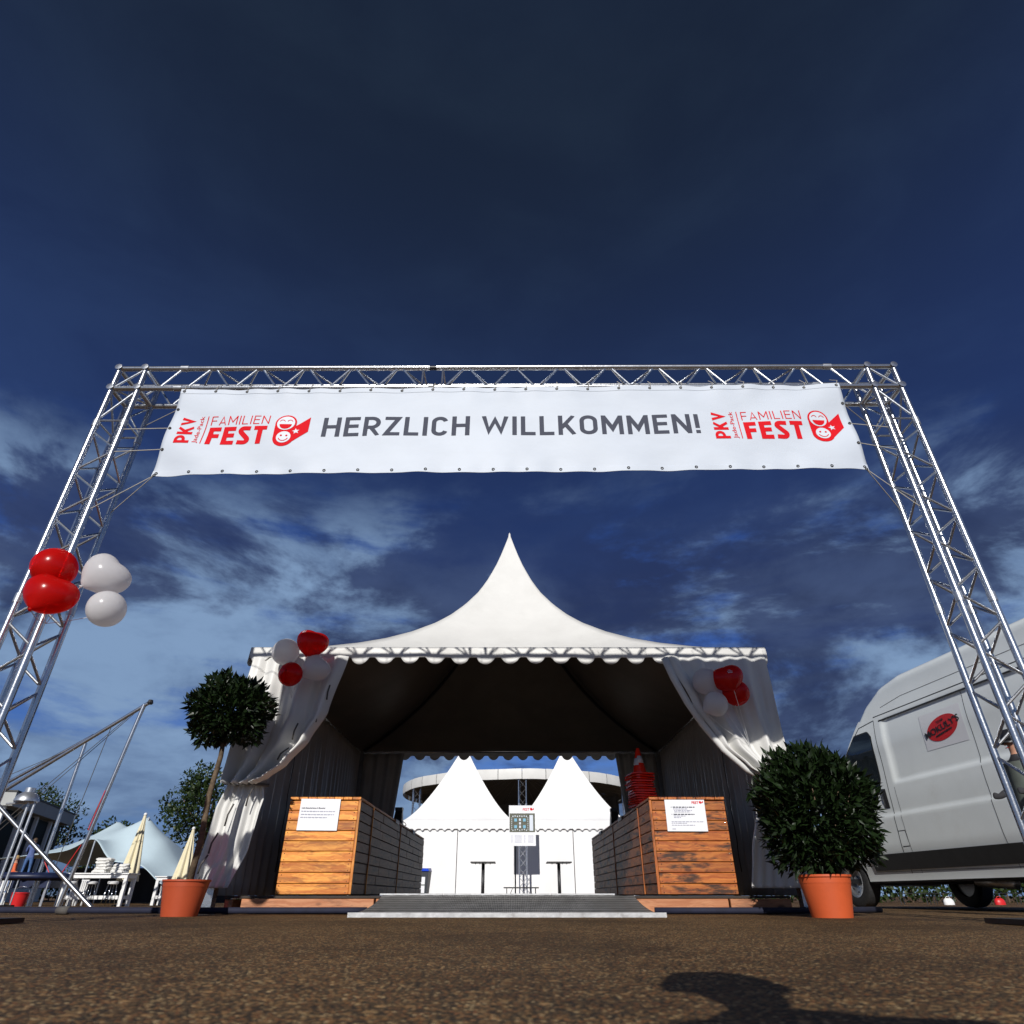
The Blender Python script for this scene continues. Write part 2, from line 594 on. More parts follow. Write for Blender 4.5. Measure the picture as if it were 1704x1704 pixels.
def mesh_bounds(me):
    a = np.empty(len(me.vertices) * 3)
    me.vertices.foreach_get('co', a)
    a = a.reshape(-1, 3)
    return a.min(0), a.max(0), a


def fit_text(body, x0, x1, z0, z1, m, bold=0.0, vertical=False, spacing=1.0):
    """lettering in the local XZ plane (y = 0), stretched to a box; vertical reads upwards"""
    me = text_mesh(body, bold, m, spacing)
    lo, hi, a = mesh_bounds(me)
    u = (a[:, 0] - lo[0]) / (hi[0] - lo[0])
    v = (a[:, 1] - lo[1]) / (hi[1] - lo[1])
    b = np.zeros_like(a)
    if vertical:
        b[:, 0] = x1 - v * (x1 - x0)
        b[:, 2] = z0 + u * (z1 - z0)
    else:
        b[:, 0] = x0 + u * (x1 - x0)
        b[:, 2] = z0 + v * (z1 - z0)
    me.vertices.foreach_set('co', b.ravel())
    me.update()
    return me


# ------------------------------------------------------------------ ground
def gz(x, y):
    t = min(1.0, max(0.0, (y - 11.0) / 15.0))
    return -0.20 * t * t * (3 - 2 * t)


ys = [-60, -20, -6] + [-4 + 0.5 * i for i in range(80)] + [40, 60, 100, 200, 400, 900]
xs = [-900, -300, -100, -40, -15, 0, 15, 40, 100, 300, 900]
g = MB()
g.add([(x, y, gz(x, y)) for y in ys for x in xs], [(j * len(xs) + i, j * len(xs) + i + 1, (j + 1) * len(xs) + i + 1, (j + 1) * len(xs) + i) for j in range(len(ys) - 1) for i in range(len(xs) - 1)])
tag(g.build('ground', M['ground'], smooth=True), kind='structure', label='brown exposed aggregate paving of the fairground')

# ------------------------------------------------------------------ truss gate
GX, GH, GS = 3.53, 4.27, 0.24           # half width to outer chords, top chord height, chord spacing
gate = thing('truss_gate', (-0.06, 4.2, 0), 'tall silver aluminium truss gate over the entrance, carrying the white banner', 'gate', rz=-0.0045)


def tube_part(name, p, q, r, m, parent, n=12):
    """a straight tube as its own object, mesh shared by length"""
    p, q = Vector(p), Vector(q)
    L = round((q - p).length, 3)
    key = ('tube', L, r, m.name, n)
    if key not in _plank:
        _plank[key] = MB().tube([(0, 0, 0), (0, 0, L)], r, n).mesh(name, m, True, 40)
    o = link(name, _plank[key], parent, p)
    o.rotation_euler = (q - p).to_track_quat('Z', 'Y').to_euler()
    return o


CR, BR_ = 0.0245, 0.0095
zt, zb = GH, GH - GS


def zigzag(face_a, face_b, t0, t1, pitch, axis_pt, phase=0):
    """diagonal braces between two chords; axis_pt(t, c) gives the point at t on chord c"""
    n = max(2, int(round((t1 - t0) / (pitch / 2))))
    for i in range(n):
        ta, tb = t0 + (t1 - t0) * i / n, t0 + (t1 - t0) * (i + 1) / n
        g_ = 0.018
        a, b = (face_a, face_b) if (i + phase) % 2 == 0 else (face_b, face_a)
        tube_part('brace', axis_pt(ta + g_, a), axis_pt(tb - g_, b), BR_, M['alu'], gate, 8)


for sgn in (-1, 1):
    xo, xi = sgn * GX, sgn * (GX - GS)
    ch = [(xo, 0), (xi, 0), (xi, GS), (xo, GS)]
    for (cx, cy) in ch:
        for (za, zb_) in ((0.035, 1.99), (2.0, 3.62), (3.63, GH)):
            tube_part('chord', (cx, cy, za), (cx, cy, zb_), CR, M['alu'], gate)
        for zc in (1.995, 3.625):
            tube_part('coupler', (cx, cy, zc - 0.035), (cx, cy, zc + 0.035), CR + 0.004, M['steel'], gate)
    pp = lambda t, c: (c[0], c[1], t)
    for k in range(4):
        zigzag(ch[k], ch[(k + 1) % 4], 0.10, 3.56, 0.43, pp, phase=k % 2)
        tube_part('brace', (*ch[k], 3.66), (*ch[(k + 1) % 4], 3.66), BR_, M['alu'], gate, 8)
        tube_part('brace', (*ch[k], 3.68), (*ch[(k + 1) % 4], zb - 0.02), BR_, M['alu'], gate, 8)
    # corner block
    for (yy, zz) in ((0, zt), (GS, zt), (0, zb), (GS, zb)):
        tube_part('chord', (xo, yy, zz), (sgn * (GX - 0.60), yy, zz), CR, M['alu'], gate)
        tube_part('coupler', (sgn * (GX - 0.565), yy, zz), (sgn * (GX - 0.635), yy, zz), CR + 0.004, M['steel'], gate)
    for zz in (zt, zb):
        tube_part('chord', (xo, 0, zz), (xo, GS, zz), CR, M['alu'], gate)
        tube_part('chord', (xi, 0, zz), (xi, GS, zz), CR, M['alu'], gate)
    for (cx, cy) in ((xo, 0), (xi, 0)):
        for zz in (zt, zb):
            k = MB().lathe([(0.031, 0), (0.031, 0.004), (0.010, 0.006), (0.0, 0.006)], 14).mesh('end_cap', M['alu'], True, 40)
            o = link('end_cap', k, gate, (cx, cy - CR - 0.006, zz), (R(90), 0, 0))
    for yy in (0, GS):
        tube_part('brace', (xo, yy, zb), (xi, yy, zt), BR_, M['alu'], gate, 8)
        tube_part('brace', (xi, yy, zt), (sgn * (GX - 0.42), yy, zb), BR_, M['alu'], gate, 8)
        tube_part('brace', (sgn * (GX - 0.42), yy, zb), (sgn * (GX - 0.58), yy, zt), BR_, M['alu'], gate, 8)
    tube_part('brace', (xo, 0, zb), (xi, GS, zb), BR_, M['alu'], gate, 8)
    # heavy base plate
    p = MB().box(-0.42, 0.42, -0.45, 0.55, 0.0, 0.028).mesh('base_plate', M['plate'])
    link('base_plate', p, gate, (sgn * (GX - 0.06), 0.0, 0.004))
xe = GX - 0.60
joint = -0.66
for (yy, zz) in ((0, zt), (GS, zt), (0, zb), (GS, zb)):
    tube_part('chord', (-xe, yy, zz), (joint - 0.03, yy, zz), CR, M['alu'], gate)
    tube_part('chord', (joint + 0.03, yy, zz), (xe, yy, zz), CR, M['alu'], gate)
    tube_part('coupler', (joint - 0.055, yy, zz), (joint + 0.055, yy, zz), CR - 0.003, M['black'], gate)
fc = [(0, zt), (0, zb), (GS, zb), (GS, zt)]
bp = lambda t, c: (t, c[0], c[1])
for k in range(4):
    for (ta, tb) in ((-xe + 0.05, joint - 0.09), (joint + 0.09, xe - 0.05)):
        zigzag(fc[k], fc[(k + 1) % 4], ta, tb, 0.44, bp, phase=(k + 1) % 2)
        tube_part('brace', (ta if ta > joint else tb, *fc[k]), (ta if ta > joint else tb, *fc[(k + 1) % 4]), BR_, M['alu'], gate, 8)

# ------------------------------------------------------------------ banner
banner = thing('welcome_banner', (-0.015, 4.148, 3.527), 'long white banner with HERZLICH WILLKOMMEN! lettering, laced below the truss beam', 'banner')
banner.rotation_euler = (0, 0.0, -0.004)
BW, BH, TILT = 2.90, 0.456, 0.0078


def bdy(x, z):
    e = (abs(x) / BW) ** 3
    y = 0.006 * math.sin(x * 1.9 + 0.6) * (0.5 - z / (2 * BH)) + 0.004 * math.sin(x * 7.3 + z * 5.0)
    y += 0.014 * e * math.sin(9.0 * (z * 1.2 + (1 if x < 0 else -1) * x * 0.75) + (0.8 if x > 0 else 0))
    y += 0.006 * math.sin(x * 17.0 + 2 * math.sin(x * 3.0)) * max(0, (abs(z) - 0.26) / 0.2)
    return y


def bpos(x, z, lift=0.0):
    sag = 0.003 * math.sin((x / 0.27) * 2 * PI) * (1 if z > 0 else -1) * max(0, (abs(z) / BH - 0.75) / 0.25)
    return (x - 0.012 * z * (1 if x > 0 else -1) * abs(x) / BW, bdy(x, z) - lift, z + x * TILT - sag * 0.5)


cl = MB().grid(lambda u, v: bpos(-BW + 2 * BW * u, -BH + 2 * BH * v), 180, 34).build('cloth', M['banner'], banner, True)
thick(cl, 0.0012)
for zz in (-BH + 0.0, BH - 0.05):
    hm = MB().grid(lambda u, v: bpos(-BW + 2 * BW * u, zz + 0.05 * v, 0.003), 180, 2).build('hem', M['banner'], banner, True)


def conform(me, dx, dz, lift):
    bm = bmesh.new()
    bm.from_mesh(me)
    lo, hi, _ = mesh_bounds(me)
    for ax, (a, b) in ((0, (lo[0], hi[0])), (2, (lo[2], hi[2]))):
        k = int((b - a) / 0.05)
        for i in range(1, k + 1):
            co = [0, 0, 0]; no = [0, 0, 0]
            co[ax] = a + (b - a) * i / (k + 1); no[ax] = 1
            bmesh.ops.bisect_plane(bm, geom=bm.verts[:] + bm.edges[:] + bm.faces[:], plane_co=co, plane_no=no)
    for v in bm.verts:
        v.co = Vector(bpos(v.co.x + dx, v.co.z + dz, lift + (-v.co.y)))
    bmesh.ops.recalc_face_normals(bm, faces=bm.faces[:])
    bm.to_mesh(me)
    bm.free()
    return me


def on_banner(name, me, dx=0.0, dz=0.0, lift=0.003):
    return link(name, conform(me, dx, dz, lift), banner)


def flat(polys, m, name='mark'):
    k = MB()
    for p in polys:
        k.add([(x, 0, z) for x, z in p], [tuple(range(len(p)))])
    return k.mesh(name, m)


def circ(cx, cz, r, n=32, a0=0.0, a1=2 * PI):
    return [(cx + r * math.cos(a0 + (a1 - a0) * i / n), cz + r * math.sin(a0 + (a1 - a0) * i / n)) for i in range(n)]


def arcband(cx, cz, r, w, a0, a1, n=14):
    out = []
    for i in range(n):
        t0, t1 = a0 + (a1 - a0) * i / n, a0 + (a1 - a0) * (i + 1) / n
        out.append([(cx + (r - w) * math.cos(t0), cz + (r - w) * math.sin(t0)), (cx + r * math.cos(t0), cz + r * math.sin(t0)),
                    (cx + r * math.cos(t1), cz + r * math.sin(t1)), (cx + (r - w) * math.cos(t1), cz + (r - w) * math.sin(t1))])
    return out


def ring_quads(cx, cz, r, n=32):
    return [[(cx, cz)] + [(cx + r * math.cos(2 * PI * (i + q) / n), cz + r * math.sin(2 * PI * (i + q) / n)) for q in (0, 1)] for i in range(n)]


def star(cx, cz, r):
    pts = [(cx + (r if i % 2 == 0 else r * 0.42) * math.cos(PI / 2 + 0.2 + i * PI / 5), cz + (r if i % 2 == 0 else r * 0.42) * math.sin(PI / 2 + 0.2 + i * PI / 5)) for i in range(10)]
    return [[(cx, cz), pts[i], pts[(i + 1) % 10]] for i in range(10)]


def arc_pts(cx, cy, rx, ry, a0, a1, n=10):
    return [(cx + rx * math.cos(R(a0 + (a1 - a0) * i / n)), cy + ry * math.sin(R(a0 + (a1 - a0) * i / n))) for i in range(n + 1)]


def glyph(c, t):
    """centre lines of an upright grotesque capital; cap height 1, stroke width t"""
    h = t / 2
    l = h
    if c == 'I':
        return t, [[(h, 0), (h, 1)]]
    if c == '!':
        return t * 1.1, [[(h, 1), (h, 0.27)], [(h, 0), (h, t * 0.95)]]
    if c == ' ':
        return 0.20, []
    w = dict(H=0.66, E=0.56, R=0.62, Z=0.58, L=0.54, C=0.60, W=0.98, K=0.64, O=0.66, M=0.80, N=0.68, P=0.60, V=0.64, F=0.54, A=0.66, S=0.58, T=0.58).get(c, 0.6)
    r = w - h
    if c == 'H':
        return w, [[(l, 0), (l, 1)], [(r, 0), (r, 1)], [(l, 0.52), (r, 0.52)]]
    if c == 'E':
        return w, [[(w, 1 - h), (l, 1 - h), (l, h), (w, h)], [(l, 0.52), (w * 0.93, 0.52)]]
    if c == 'F':
        return w, [[(w, 1 - h), (l, 1 - h), (l, 0)], [(l, 0.50), (w * 0.92, 0.50)]]
    if c in 'PR':
        b = 0.44 if c == 'R' else 0.40
        ry = (1 - h - b) / 2
        bowl = [(l, 0), (l, 1 - h)] + [(r - 0.24, 1 - h)] + arc_pts(r - 0.24, 1 - h - ry, 0.24, ry, 80, -80, 10) + [(r - 0.24, b), (l, b)]
        return w, [bowl] + ([[(w * 0.45, b), (w - h * 0.9, 0)]] if c == 'R' else [])
    if c == 'Z':
        return w, [[(0, 1 - h), (r, 1 - h), (l, h), (w, h)]]
    if c == 'L':
        return w, [[(l, 1), (l, h), (w, h)]]
    if c == 'C':
        return w, [arc_pts(w / 2, 0.72, w / 2 - h, 0.28 - h, 12, 180, 10) + arc_pts(w / 2, 0.28, w / 2 - h, 0.28 - h, 180, 348, 10)]
    if c == 'O':
        return w, [arc_pts(w / 2, 0.70, w / 2 - h, 0.30 - h, 0, 180, 12) + arc_pts(w / 2, 0.30, w / 2 - h, 0.30 - h, 180, 360, 12) + [(r, 0.70), (r - 0.0001, 0.705)]]
    if c == 'W':
        return w, [[(h * 0.9, 1), (w * 0.27, 0), (w * 0.5, 0.98), (w * 0.73, 0), (w - h * 0.9, 1)]]
    if c == 'V':
        return w, [[(h, 1), (w / 2, 0), (w - h, 1)]]
    if c == 'A':
        return w, [[(h, 0), (w / 2, 1), (w - h, 0)], [(w * 0.22, 0.26), (w * 0.78, 0.26)]]
    if c == 'K':
        return w, [[(l, 0), (l, 1)], [(w - h, 1), (l + h * 0.4, 0.36)], [(w * 0.40, 0.56), (w - h * 0.8, 0)]]
    if c == 'M':
        return w, [[(l, 0), (l, 1)], [(r, 0), (r, 1)], [(l, 0.97), (w / 2, 0.30), (r, 0.97)]]
    if c == 'N':
        return w, [[(l, 0), (l, 1)], [(r, 0), (r, 1)], [(l, 0.97), (r, 0.03)]]
    if c == 'T':
        return w, [[(0, 1 - h), (w, 1 - h)], [(w / 2, 0), (w / 2, 1 - h)]]
    if c == 'S':
        return w, [[(w * 0.94, 1 - h * 1.15), (w * 0.55, 1 - h)] + arc_pts(w * 0.42, 0.755, w * 0.42 - h, 0.245 - h, 90, 215, 8) + [(w * 0.5, 0.50)] + arc_pts(w * 0.58, 0.255, w * 0.42 - h, 0.255 - h, 35, -90, 8) + [(w * 0.45, h), (w * 0.05, h * 1.2)]]
    return w, []


def ribbon(k, pts, t, y):
    n = len(pts)
    L_, R_ = [], []
    for i in range(n):
        p = Vector(pts[i])
        a = (p - Vector(pts[i - 1])).normalized() if i > 0 else None
        b = (Vector(pts[i + 1]) - p).normalized() if i < n - 1 else None
        d0 = a or b
        d1 = b or a
        m_ = d0 + d1
        m_ = m_.normalized() if m_.length > 1e-4 else d0
        nn = Vector((-m_.y, m_.x))
        q = max(0.16, nn.dot(Vector((-d0.y, d0.x))))
        off = nn * (t / 2 / q)
        L_.append(p + off)
        R_.append(p - off)
    cl_ = lambda v: min(1.0, max(0.0, v))
    vv = [(p.x, y, cl_(p.y)) for p in L_] + [(p.x, y, cl_(p.y)) for p in R_]
    k.add(vv, [(i, i + 1, n + i + 1, n + i) for i in range(n - 1)])


def lettering(body, x0, x1, z0, z1, m, weight, gap=0.15, vertical=False):
    """lettering from strokes, fitted to a box of the local XZ plane"""
    k = MB()
    cur = 0.0
    for c in body:
        w, st_ = glyph(c, weight)
        for i, p in enumerate(st_):
            ribbon(k, [(q[0] + cur, q[1]) for q in p], weight, -0.00025 * i)
        cur += w + (gap if c != ' ' else gap * 0.6)
    tot = cur - gap
    out = []
    for (x, y, z) in k.v:
        u, v = x / tot, z
        out.append((x1 - v * (x1 - x0), y, z0 + u * (z1 - z0)) if vertical else (x0 + u * (x1 - x0), y, z0 + v * (z1 - z0)))
    k.v = out
    return k.mesh('lettering', m)


hw = lettering('HERZLICH WILLKOMMEN!', -1.59, 1.605, 3.449 - 3.527, 3.652 - 3.527, M['grey_ink'], 0.165)
on_banner('greeting_lettering', hw)
for (dx, dz) in ((2.62, 3.592 - 3.527), (-1.905, 3.592 - 3.527)):
    on_banner('club_lettering', lettering('PKV', -0.902, -0.778, -0.204, 0.084, M['red_ink'], 0.20, 0.09, True), dx, dz)
    on_banner('club_subline', fit_text('Jade-Pack', -0.752, -0.706, -0.204, 0.091, M['red_ink'], 0.004, True), dx, dz)
    on_banner('divider_line', flat([[(-0.686, -0.205), (-0.679, -0.205), (-0.679, 0.09), (-0.686, 0.09)]], M['red_ink']), dx, dz)
    on_banner('family_lettering', lettering('FAMILIEN', -0.648, -0.146, -0.006, 0.086, M['red_ink'], 0.085, 0.20), dx, dz)
    on_banner('feast_lettering', lettering('FEST', -0.645, -0.150, -0.211, -0.028, M['red_ink'], 0.225, 0.13), dx, dz)
    body = ring_quads(0, 0, 0.090) + ring_quads(0.006, -0.156, 0.090) + [[(-0.089, 0.004), (-0.083, -0.163), (0.094, -0.150), (0.089, 0.0)]]
    body += [[(0.05, -0.232), (0.02, -0.05), (0.088, -0.030), (0.198, 0.068), (0.199, -0.090)]]
    on_banner('emblem', flat(body, M['red_ink']), dx, dz, 0.003)
    on_banner('emblem_face', flat(ring_quads(0, 0, 0.075) + [p for p in ring_quads(0.006, -0.151, 0.060)] + star(0.098, -0.088, 0.032), M['white_ink']), dx, dz, 0.005)
    smile = arcband(0, -0.012, 0.052, 0.052, PI, 2 * PI) + arcband(-0.032, 0.014, 0.024, 0.006, 0.2, PI - 0.2) + arcband(0.032, 0.014, 0.024, 0.006, 0.2, PI - 0.2)
    smile += arcband(0.006, -0.150, 0.044, 0.007, PI + 0.35, 2 * PI - 0.35) + ring_quads(-0.016, -0.136, 0.009, 12) + ring_quads(0.030, -0.138, 0.009, 12)
    on_banner('emblem_smile', flat(smile, M['red_ink']), dx, dz, 0.007)
gm = MB().lathe([(0.013, 0), (0.013, 0.004), (0.006, 0.005), (0.006, 0.0)], 12).mesh('eyelet', M['black'], True)
for i in range(22):
    x = -BW + 0.03 + (2 * BW - 0.06) * i / 21
    for z in (-BH + 0.026, BH - 0.026):
        if z < 0 and i == 0:
            pass
        p = bpos(x, z, 0.002)
        link('eyelet', gm, banner, p, (R(90), 0, 0))
        if z > 0:
            MB().tube([p, (p[0] + 0.012, p[1] - 0.016, p[2] + 0.04), (p[0] + 0.006, 0.052, 0.56 + x * TILT)], 0.0032, 5).build('tie_cord', M['cord'], banner)
for sgn in (-1, 1):
    post_x = sgn * (GX - GS) - 0.045
    for (z, dz, yy) in ((0.24, 0.02, 0.29), (0.02, 0.015, 0.05), (-0.20, -0.005, 0.05), (-0.45, -0.22, 0.29), (-0.45, -0.33, 0.05)):
        p = bpos(sgn * (BW - 0.02), z, 0.002)
        link('eyelet', gm, banner, p, (R(90), 0, 0))
        q = (post_x - sgn * 0.0, yy, z + dz)
        MB().tube([p, q], 0.0040, 6).build('tie_cord', M['cord'], banner)

# ------------------------------------------------------------------ pagoda tent
TX, TY, TH, TE, TA = -0.045, 10.05, 2.97, 2.61, 5.80
FLOOR = 0.153
tent = thing('pagoda_tent', (TX, TY, 0), 'large white pagoda tent with peaked roof and tied back curtains at the entrance', 'tent')


HZT = [(0, 5.83), (0.034, 5.47), (0.067, 5.155), (0.118, 4.765), (0.168, 4.455), (0.236, 4.14), (0.303, 3.885), (0.37, 3.675), (0.471, 3.42), (0.572, 3.21), (0.673, 3.035), (0.774, 2.885), (0.875, 2.745), (1.0, TE)]


def hz(q):
    q = min(1.0, max(0.0, q))
    for (qa, a), (qb, b) in zip(HZT, HZT[1:]):
        if q <= qb:
            return a + (b - a) * (q - qa) / (qb - qa)
    return TE


def roof_fn(side):
    ca, sa = math.cos(side * PI / 2), math.sin(side * PI / 2)

    def fn(u, v):
        q = 1 - v
        s = (2 * u - 1)
        x, y = s * TH * q, -TH * q
        z = hz(q) - 0.16 * (1 - s * s) * 4 * q * (1 - q)
        x2, y2 = x * ca - y * sa, x * sa + y * ca
        return (x2, y2, z)
    return fn


rf = MB()
for sd in range(4):
    rf.grid(roof_fn(sd), 24, 40)
ro = rf.build('roof', M['pvc'], tent, True, 30)
thick(ro, 0.004)
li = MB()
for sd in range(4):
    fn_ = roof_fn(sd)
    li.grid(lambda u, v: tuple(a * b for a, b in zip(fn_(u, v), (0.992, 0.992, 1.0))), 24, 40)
lo_ = li.build('shade_lining_sheet', M['shade_lining'], tent, True, 30)  # sheet added below the roof cloth to darken the tent inside
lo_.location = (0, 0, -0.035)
MB().lathe([(0.030, -0.12), (0.024, -0.02), (0.016, 0.04), (0.0, 0.07)], 12).build('finial', M['pvc'], tent, True, loc=(0, 0, TA - 0.01))
for sd in range(4):
    n = 21
    k = MB()
    SC = 0.29
    Lh = TH + 0.02
    m_ = 280

    def vf(u, v):
        x = -Lh + 2 * Lh * u
        ph = (x / SC + 0.25) % 1.0
        sc_ = max(0.0, math.sin(PI * min(1.0, ph / 0.70))) ** 0.6 if ph < 0.70 else 0.0
        zl = TE - 0.110 - 0.078 * sc_
        z = TE + 0.012 + (zl - TE - 0.012) * v
        y = -Lh - 0.004 - 0.012 * v * math.sin(x * 4.1 + sd) - 0.006 * math.sin(x * 11) * v
        return (x, y, z)
    k.grid(vf, m_, 5)
    o = k.build('valance', M['pvc'], tent, True)
    o.rotation_euler = (0, 0, sd * PI / 2)
    thick(o, 0.003)
    e = MB().tube([(-Lh + 0.03, -Lh + 0.035, TE - 0.03), (Lh - 0.03, -Lh + 0.035, TE - 0.03)], 0.03, 10).build('eave_beam', M['alu'], tent, True)
    e.rotation_euler = (0, 0, sd * PI / 2)
    MB().tube([(-TH * (1 - v) * 0.975 + 0.01, -TH * (1 - v) * 0.975 + 0.01, hz(1 - v) - 0.06 - 0.10 * v) for v in [0.02 + 0.042 * i for i in range(20)]], 0.026, 8).build('hip_cable', M['seam'], tent, True).rotation_euler = (0, 0, sd * PI / 2)
    lg = MB().box(-0.055, 0.055, -0.055, 0.055, 0.02, TE - 0.02).build('leg', M['alu'], tent, loc=None)
    a = sd * PI / 2
    c_, s_ = math.cos(a), math.sin(a)
    lg.location = (-2.90 * c_ + 2.90 * s_, -2.90 * s_ - 2.90 * c_, 0)
MB().tube([(0, 0, 3.90), (0, 0, TA - 0.1)], 0.035, 10).build('mast', M['alu'], tent, True)


def pleat(s, z, seed):
    a = 0.5 + 0.5 * math.sin(s * 1.1 + seed)
    w = 0.026 + 0.040 * (1 - z / 2.4)
    return w * (lambda q: math.copysign(abs(q) ** 1.6, q))(math.sin(s * 2 * PI / (0.23 + 0.04 * math.sin(s * 0.7 + seed)) + 0.4 * math.sin(z * 1.7 + s))) + 0.012 * math.sin(s * 31 + z * 0.9 + seed) * (1 - z / 2.8) + 0.012 * a


for sgn in (-1, 1):
    w = MB().grid(lambda u, v: (sgn * 2.93 + pleat(u * 5.8, 0.2 + 2.3 * v, sgn), -2.85 + 5.7 * u, 0.1535 + 2.39 * v), 300, 20).build('side_wall', M['pvc_dimmed'], tent, True)
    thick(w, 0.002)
    # rope lacing down the wall seam
    MB().tube([(sgn * 2.86, -1.2 + 0.02 * math.sin(i * 2.1), 0.4 + 2.1 * i / 12) for i in range(13)], 0.006, 5).build('lacing_rope', M['strap'], tent)
    bw = MB().grid(lambda u, v: (sgn * (2.90 - (0.62 + 0.22 * v) * u), 2.88 + 0.035 * math.sin(u * 24 + v), 0.1535 + 2.37 * v), 60, 12).build('back_curtain', M['pvc_dimmed'], tent, True)
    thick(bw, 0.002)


def lerp_tab(tab, z):
    for (za, a), (zb_, b) in zip(tab, tab[1:]):
        if z <= za and z >= zb_:
            t = (za - z) / (za - zb_)
            t = t * t * (3 - 2 * t) * 0.4 + t * 0.6
            return a + (b - a) * t
    return tab[-1][1] if z < tab[-1][0] else tab[0][1]


def curtain(outer, inner, amp, zt_, zb_, nf, seed, roll=0.0):
    def fn(u, v):
        z = zt_ + (zb_ - zt_) * v
        xo, xi = lerp_tab(outer, z), lerp_tab(inner, z)
        wid = abs(xi - xo)
        uu = u + 0.035 * math.sin(u * 9 + z * 2.0 + seed) * (u * (1 - u) * 4)
        f = 0.5 + 0.5 * math.cos(uu * nf * 2 * PI + seed)
        a = amp * min(1.6, 0.55 / max(0.25, wid))
        y = -a * (f ** 0.7) * (0.35 + 0.65 * min(1, v * 4)) + 0.012 * math.sin(u * 40 + z * 3 + seed)
        if roll > 0 and u > 0.86:
            t = (u - 0.86) / 0.14
            y -= roll * math.sin(t * PI)
        return (xo + (xi - xo) * u, -2.985 - 0.015 + y, z)
    return fn


# left curtain: swept to the tie, then falling straight
o = MB().grid(curtain([(2.5, -2.93), (1.2, -2.92), (1.12, -2.88)], [(2.5, -1.83), (1.86, -1.97), (1.56, -2.12), (1.32, -2.30), (1.18, -2.46), (1.12, -2.56)], 0.17, 2.5, 1.12, 3.2, 0.3, 0.05), 120, 60).build('front_curtain', M['pvc'], tent, True)
thick(o, 0.003)
o = MB().grid(curtain([(1.14, -2.90), (0.9, -2.96), (0.2, -3.04)], [(1.14, -2.53), (1.0, -2.50), (0.85, -2.52), (0.55, -2.55), (0.2, -2.68)], 0.055, 1.14, 0.215, 1.6, 1.0), 70, 40).build('front_curtain', M['pvc'], tent, True)
thick(o, 0.003)
MB().tube([(-2.95, -2.99, 1.15), (-2.80, -3.13, 1.14), (-2.62, -3.13, 1.13), (-2.48, -3.02, 1.13)], 0.016, 6).build('tie_strap', M['strap'], tent, True)
# right curtain with its rolled edge
o = MB().grid(curtain([(2.5, 2.96), (1.2, 2.94), (1.15, 2.93)], [(2.5, 1.80), (1.96, 2.03), (1.52, 2.28), (1.30, 2.50), (1.15, 2.70)], 0.15, 2.5, 1.15, 2.6, 1.3, 0.07), 120, 60).build('front_curtain', M['pvc'], tent, True)
thick(o, 0.003)
o = MB().grid(curtain([(1.17, 2.95), (0.9, 2.96), (0.2, 2.98)], [(1.17, 2.68), (0.9, 2.52), (0.5, 2.40), (0.2, 2.34)], 0.05, 1.17, 0.215, 1.7, 2.0), 70, 40).build('front_curtain', M['pvc'], tent, True)
thick(o, 0.003)
MB().tube([(2.96, -2.99, 1.17), (2.86, -3.12, 1.16), (2.72, -3.12, 1.15), (2.64, -3.02, 1.15)], 0.016, 6).build('tie_strap', M['strap'], tent, True)
roll = [(1.79, 2.47), (1.86, 2.25), (1.98, 1.97), (2.12, 1.72), (2.29, 1.48), (2.50, 1.28), (2.70, 1.16)]
MB().tube([(x, -3.06, z) for x, z in roll], 0.042, 12, True, 0.030).build('rolled_edge', M['pvc'], tent, True)
for (x, z, dx, dz) in ((-1.98, 1.98, 0.01, 0.16), (-2.06, 1.74, 0.02, 0.15), (-2.28, 1.56, 0.03, 0.17), (-2.40, 1.36, 0.10, 0.12), (-2.63, 0.92, 0.035, 0.16), (-2.80, 0.74, 0.045, 0.20), (-2.90, 0.50, 0.05, 0.18), (-2.96, 0.33, 0.06, 0.16)):
    MB().tube([(x, -3.135, z), (x + dx * 0.3, -3.15, z + dz * 0.5), (x + dx, -3.135, z + dz)], 0.0085, 6).build('strap', M['strap'], tent, True)

# ------------------------------------------------------------------ platform and ramp
plat = thing('tent_platform', (TX, TY, 0), 'low red timber platform under the pagoda tent', 'platform')
for (x0, x1) in ((-2.55, -1.28), (-1.26, 0.60), (0.62, 2.12), (2.14, 2.72)):
    link('edge_board', plank_mesh(x1 - x0, 0.112, 0.05, M['timber']), plat, ((x0 + x1) / 2, -2.955, 0.070))
for i in range(42):
    y = -2.90 + 0.142 * i
    link('floor_board', plank_mesh(5.5, 0.022, 0.135, M['floor_ply'], 0.003), plat, (0, y + 0.07, 0.1405))
for x in (-2.72, -1.9, 0, 1.9, 2.55):
    link('joist', plank_mesh(5.7, 0.118, 0.08, M['timber']), plat, (x, 0.0, 0.063), (0, 0, R(90)))

ramp = thing('entrance_ramp', (-0.04, 6.5, 0), 'grey ribbed metal ramp with white front lip leading onto the tent platform', 'ramp')


def rampz(t):
    return 0.018 + 0.140 * (t ** 1.5)


def rampf(top):
    def fn(u, v):
        hwid = 1.30 - 0.10 * (1 - (1 - v) ** 2.4)
        x = -hwid + 2 * hwid * u
        return (x, -0.40 + 0.92 * v, rampz(v) + (0.0 if top else -0.012) + 0.0026 * math.sin(x * 44))
    return fn


rp = MB().grid(rampf(True), 220, 16).build('ramp_plate', M['tread'], ramp, True)
thick(rp, 0.012, -1)
MB().box(-1.305, 1.305, -0.412, -0.399, 0.000, 0.034).build('front_lip', M['lip'], ramp)
for (x0, x1) in ((-1.22, -0.62), (-0.61, 0.40), (0.41, 1.02)):
    MB().box(x0, x1, 0.500, 0.545, 0.156, 0.170).build('top_strip', M['lip'], ramp)
for (x, y) in ((-1.22, -0.36), (1.16, -0.36)):
    link('support_block', plank_mesh(0.13, 0.017, 0.06, M['timber'], 0.002), ramp, (x, y, 0.0095))

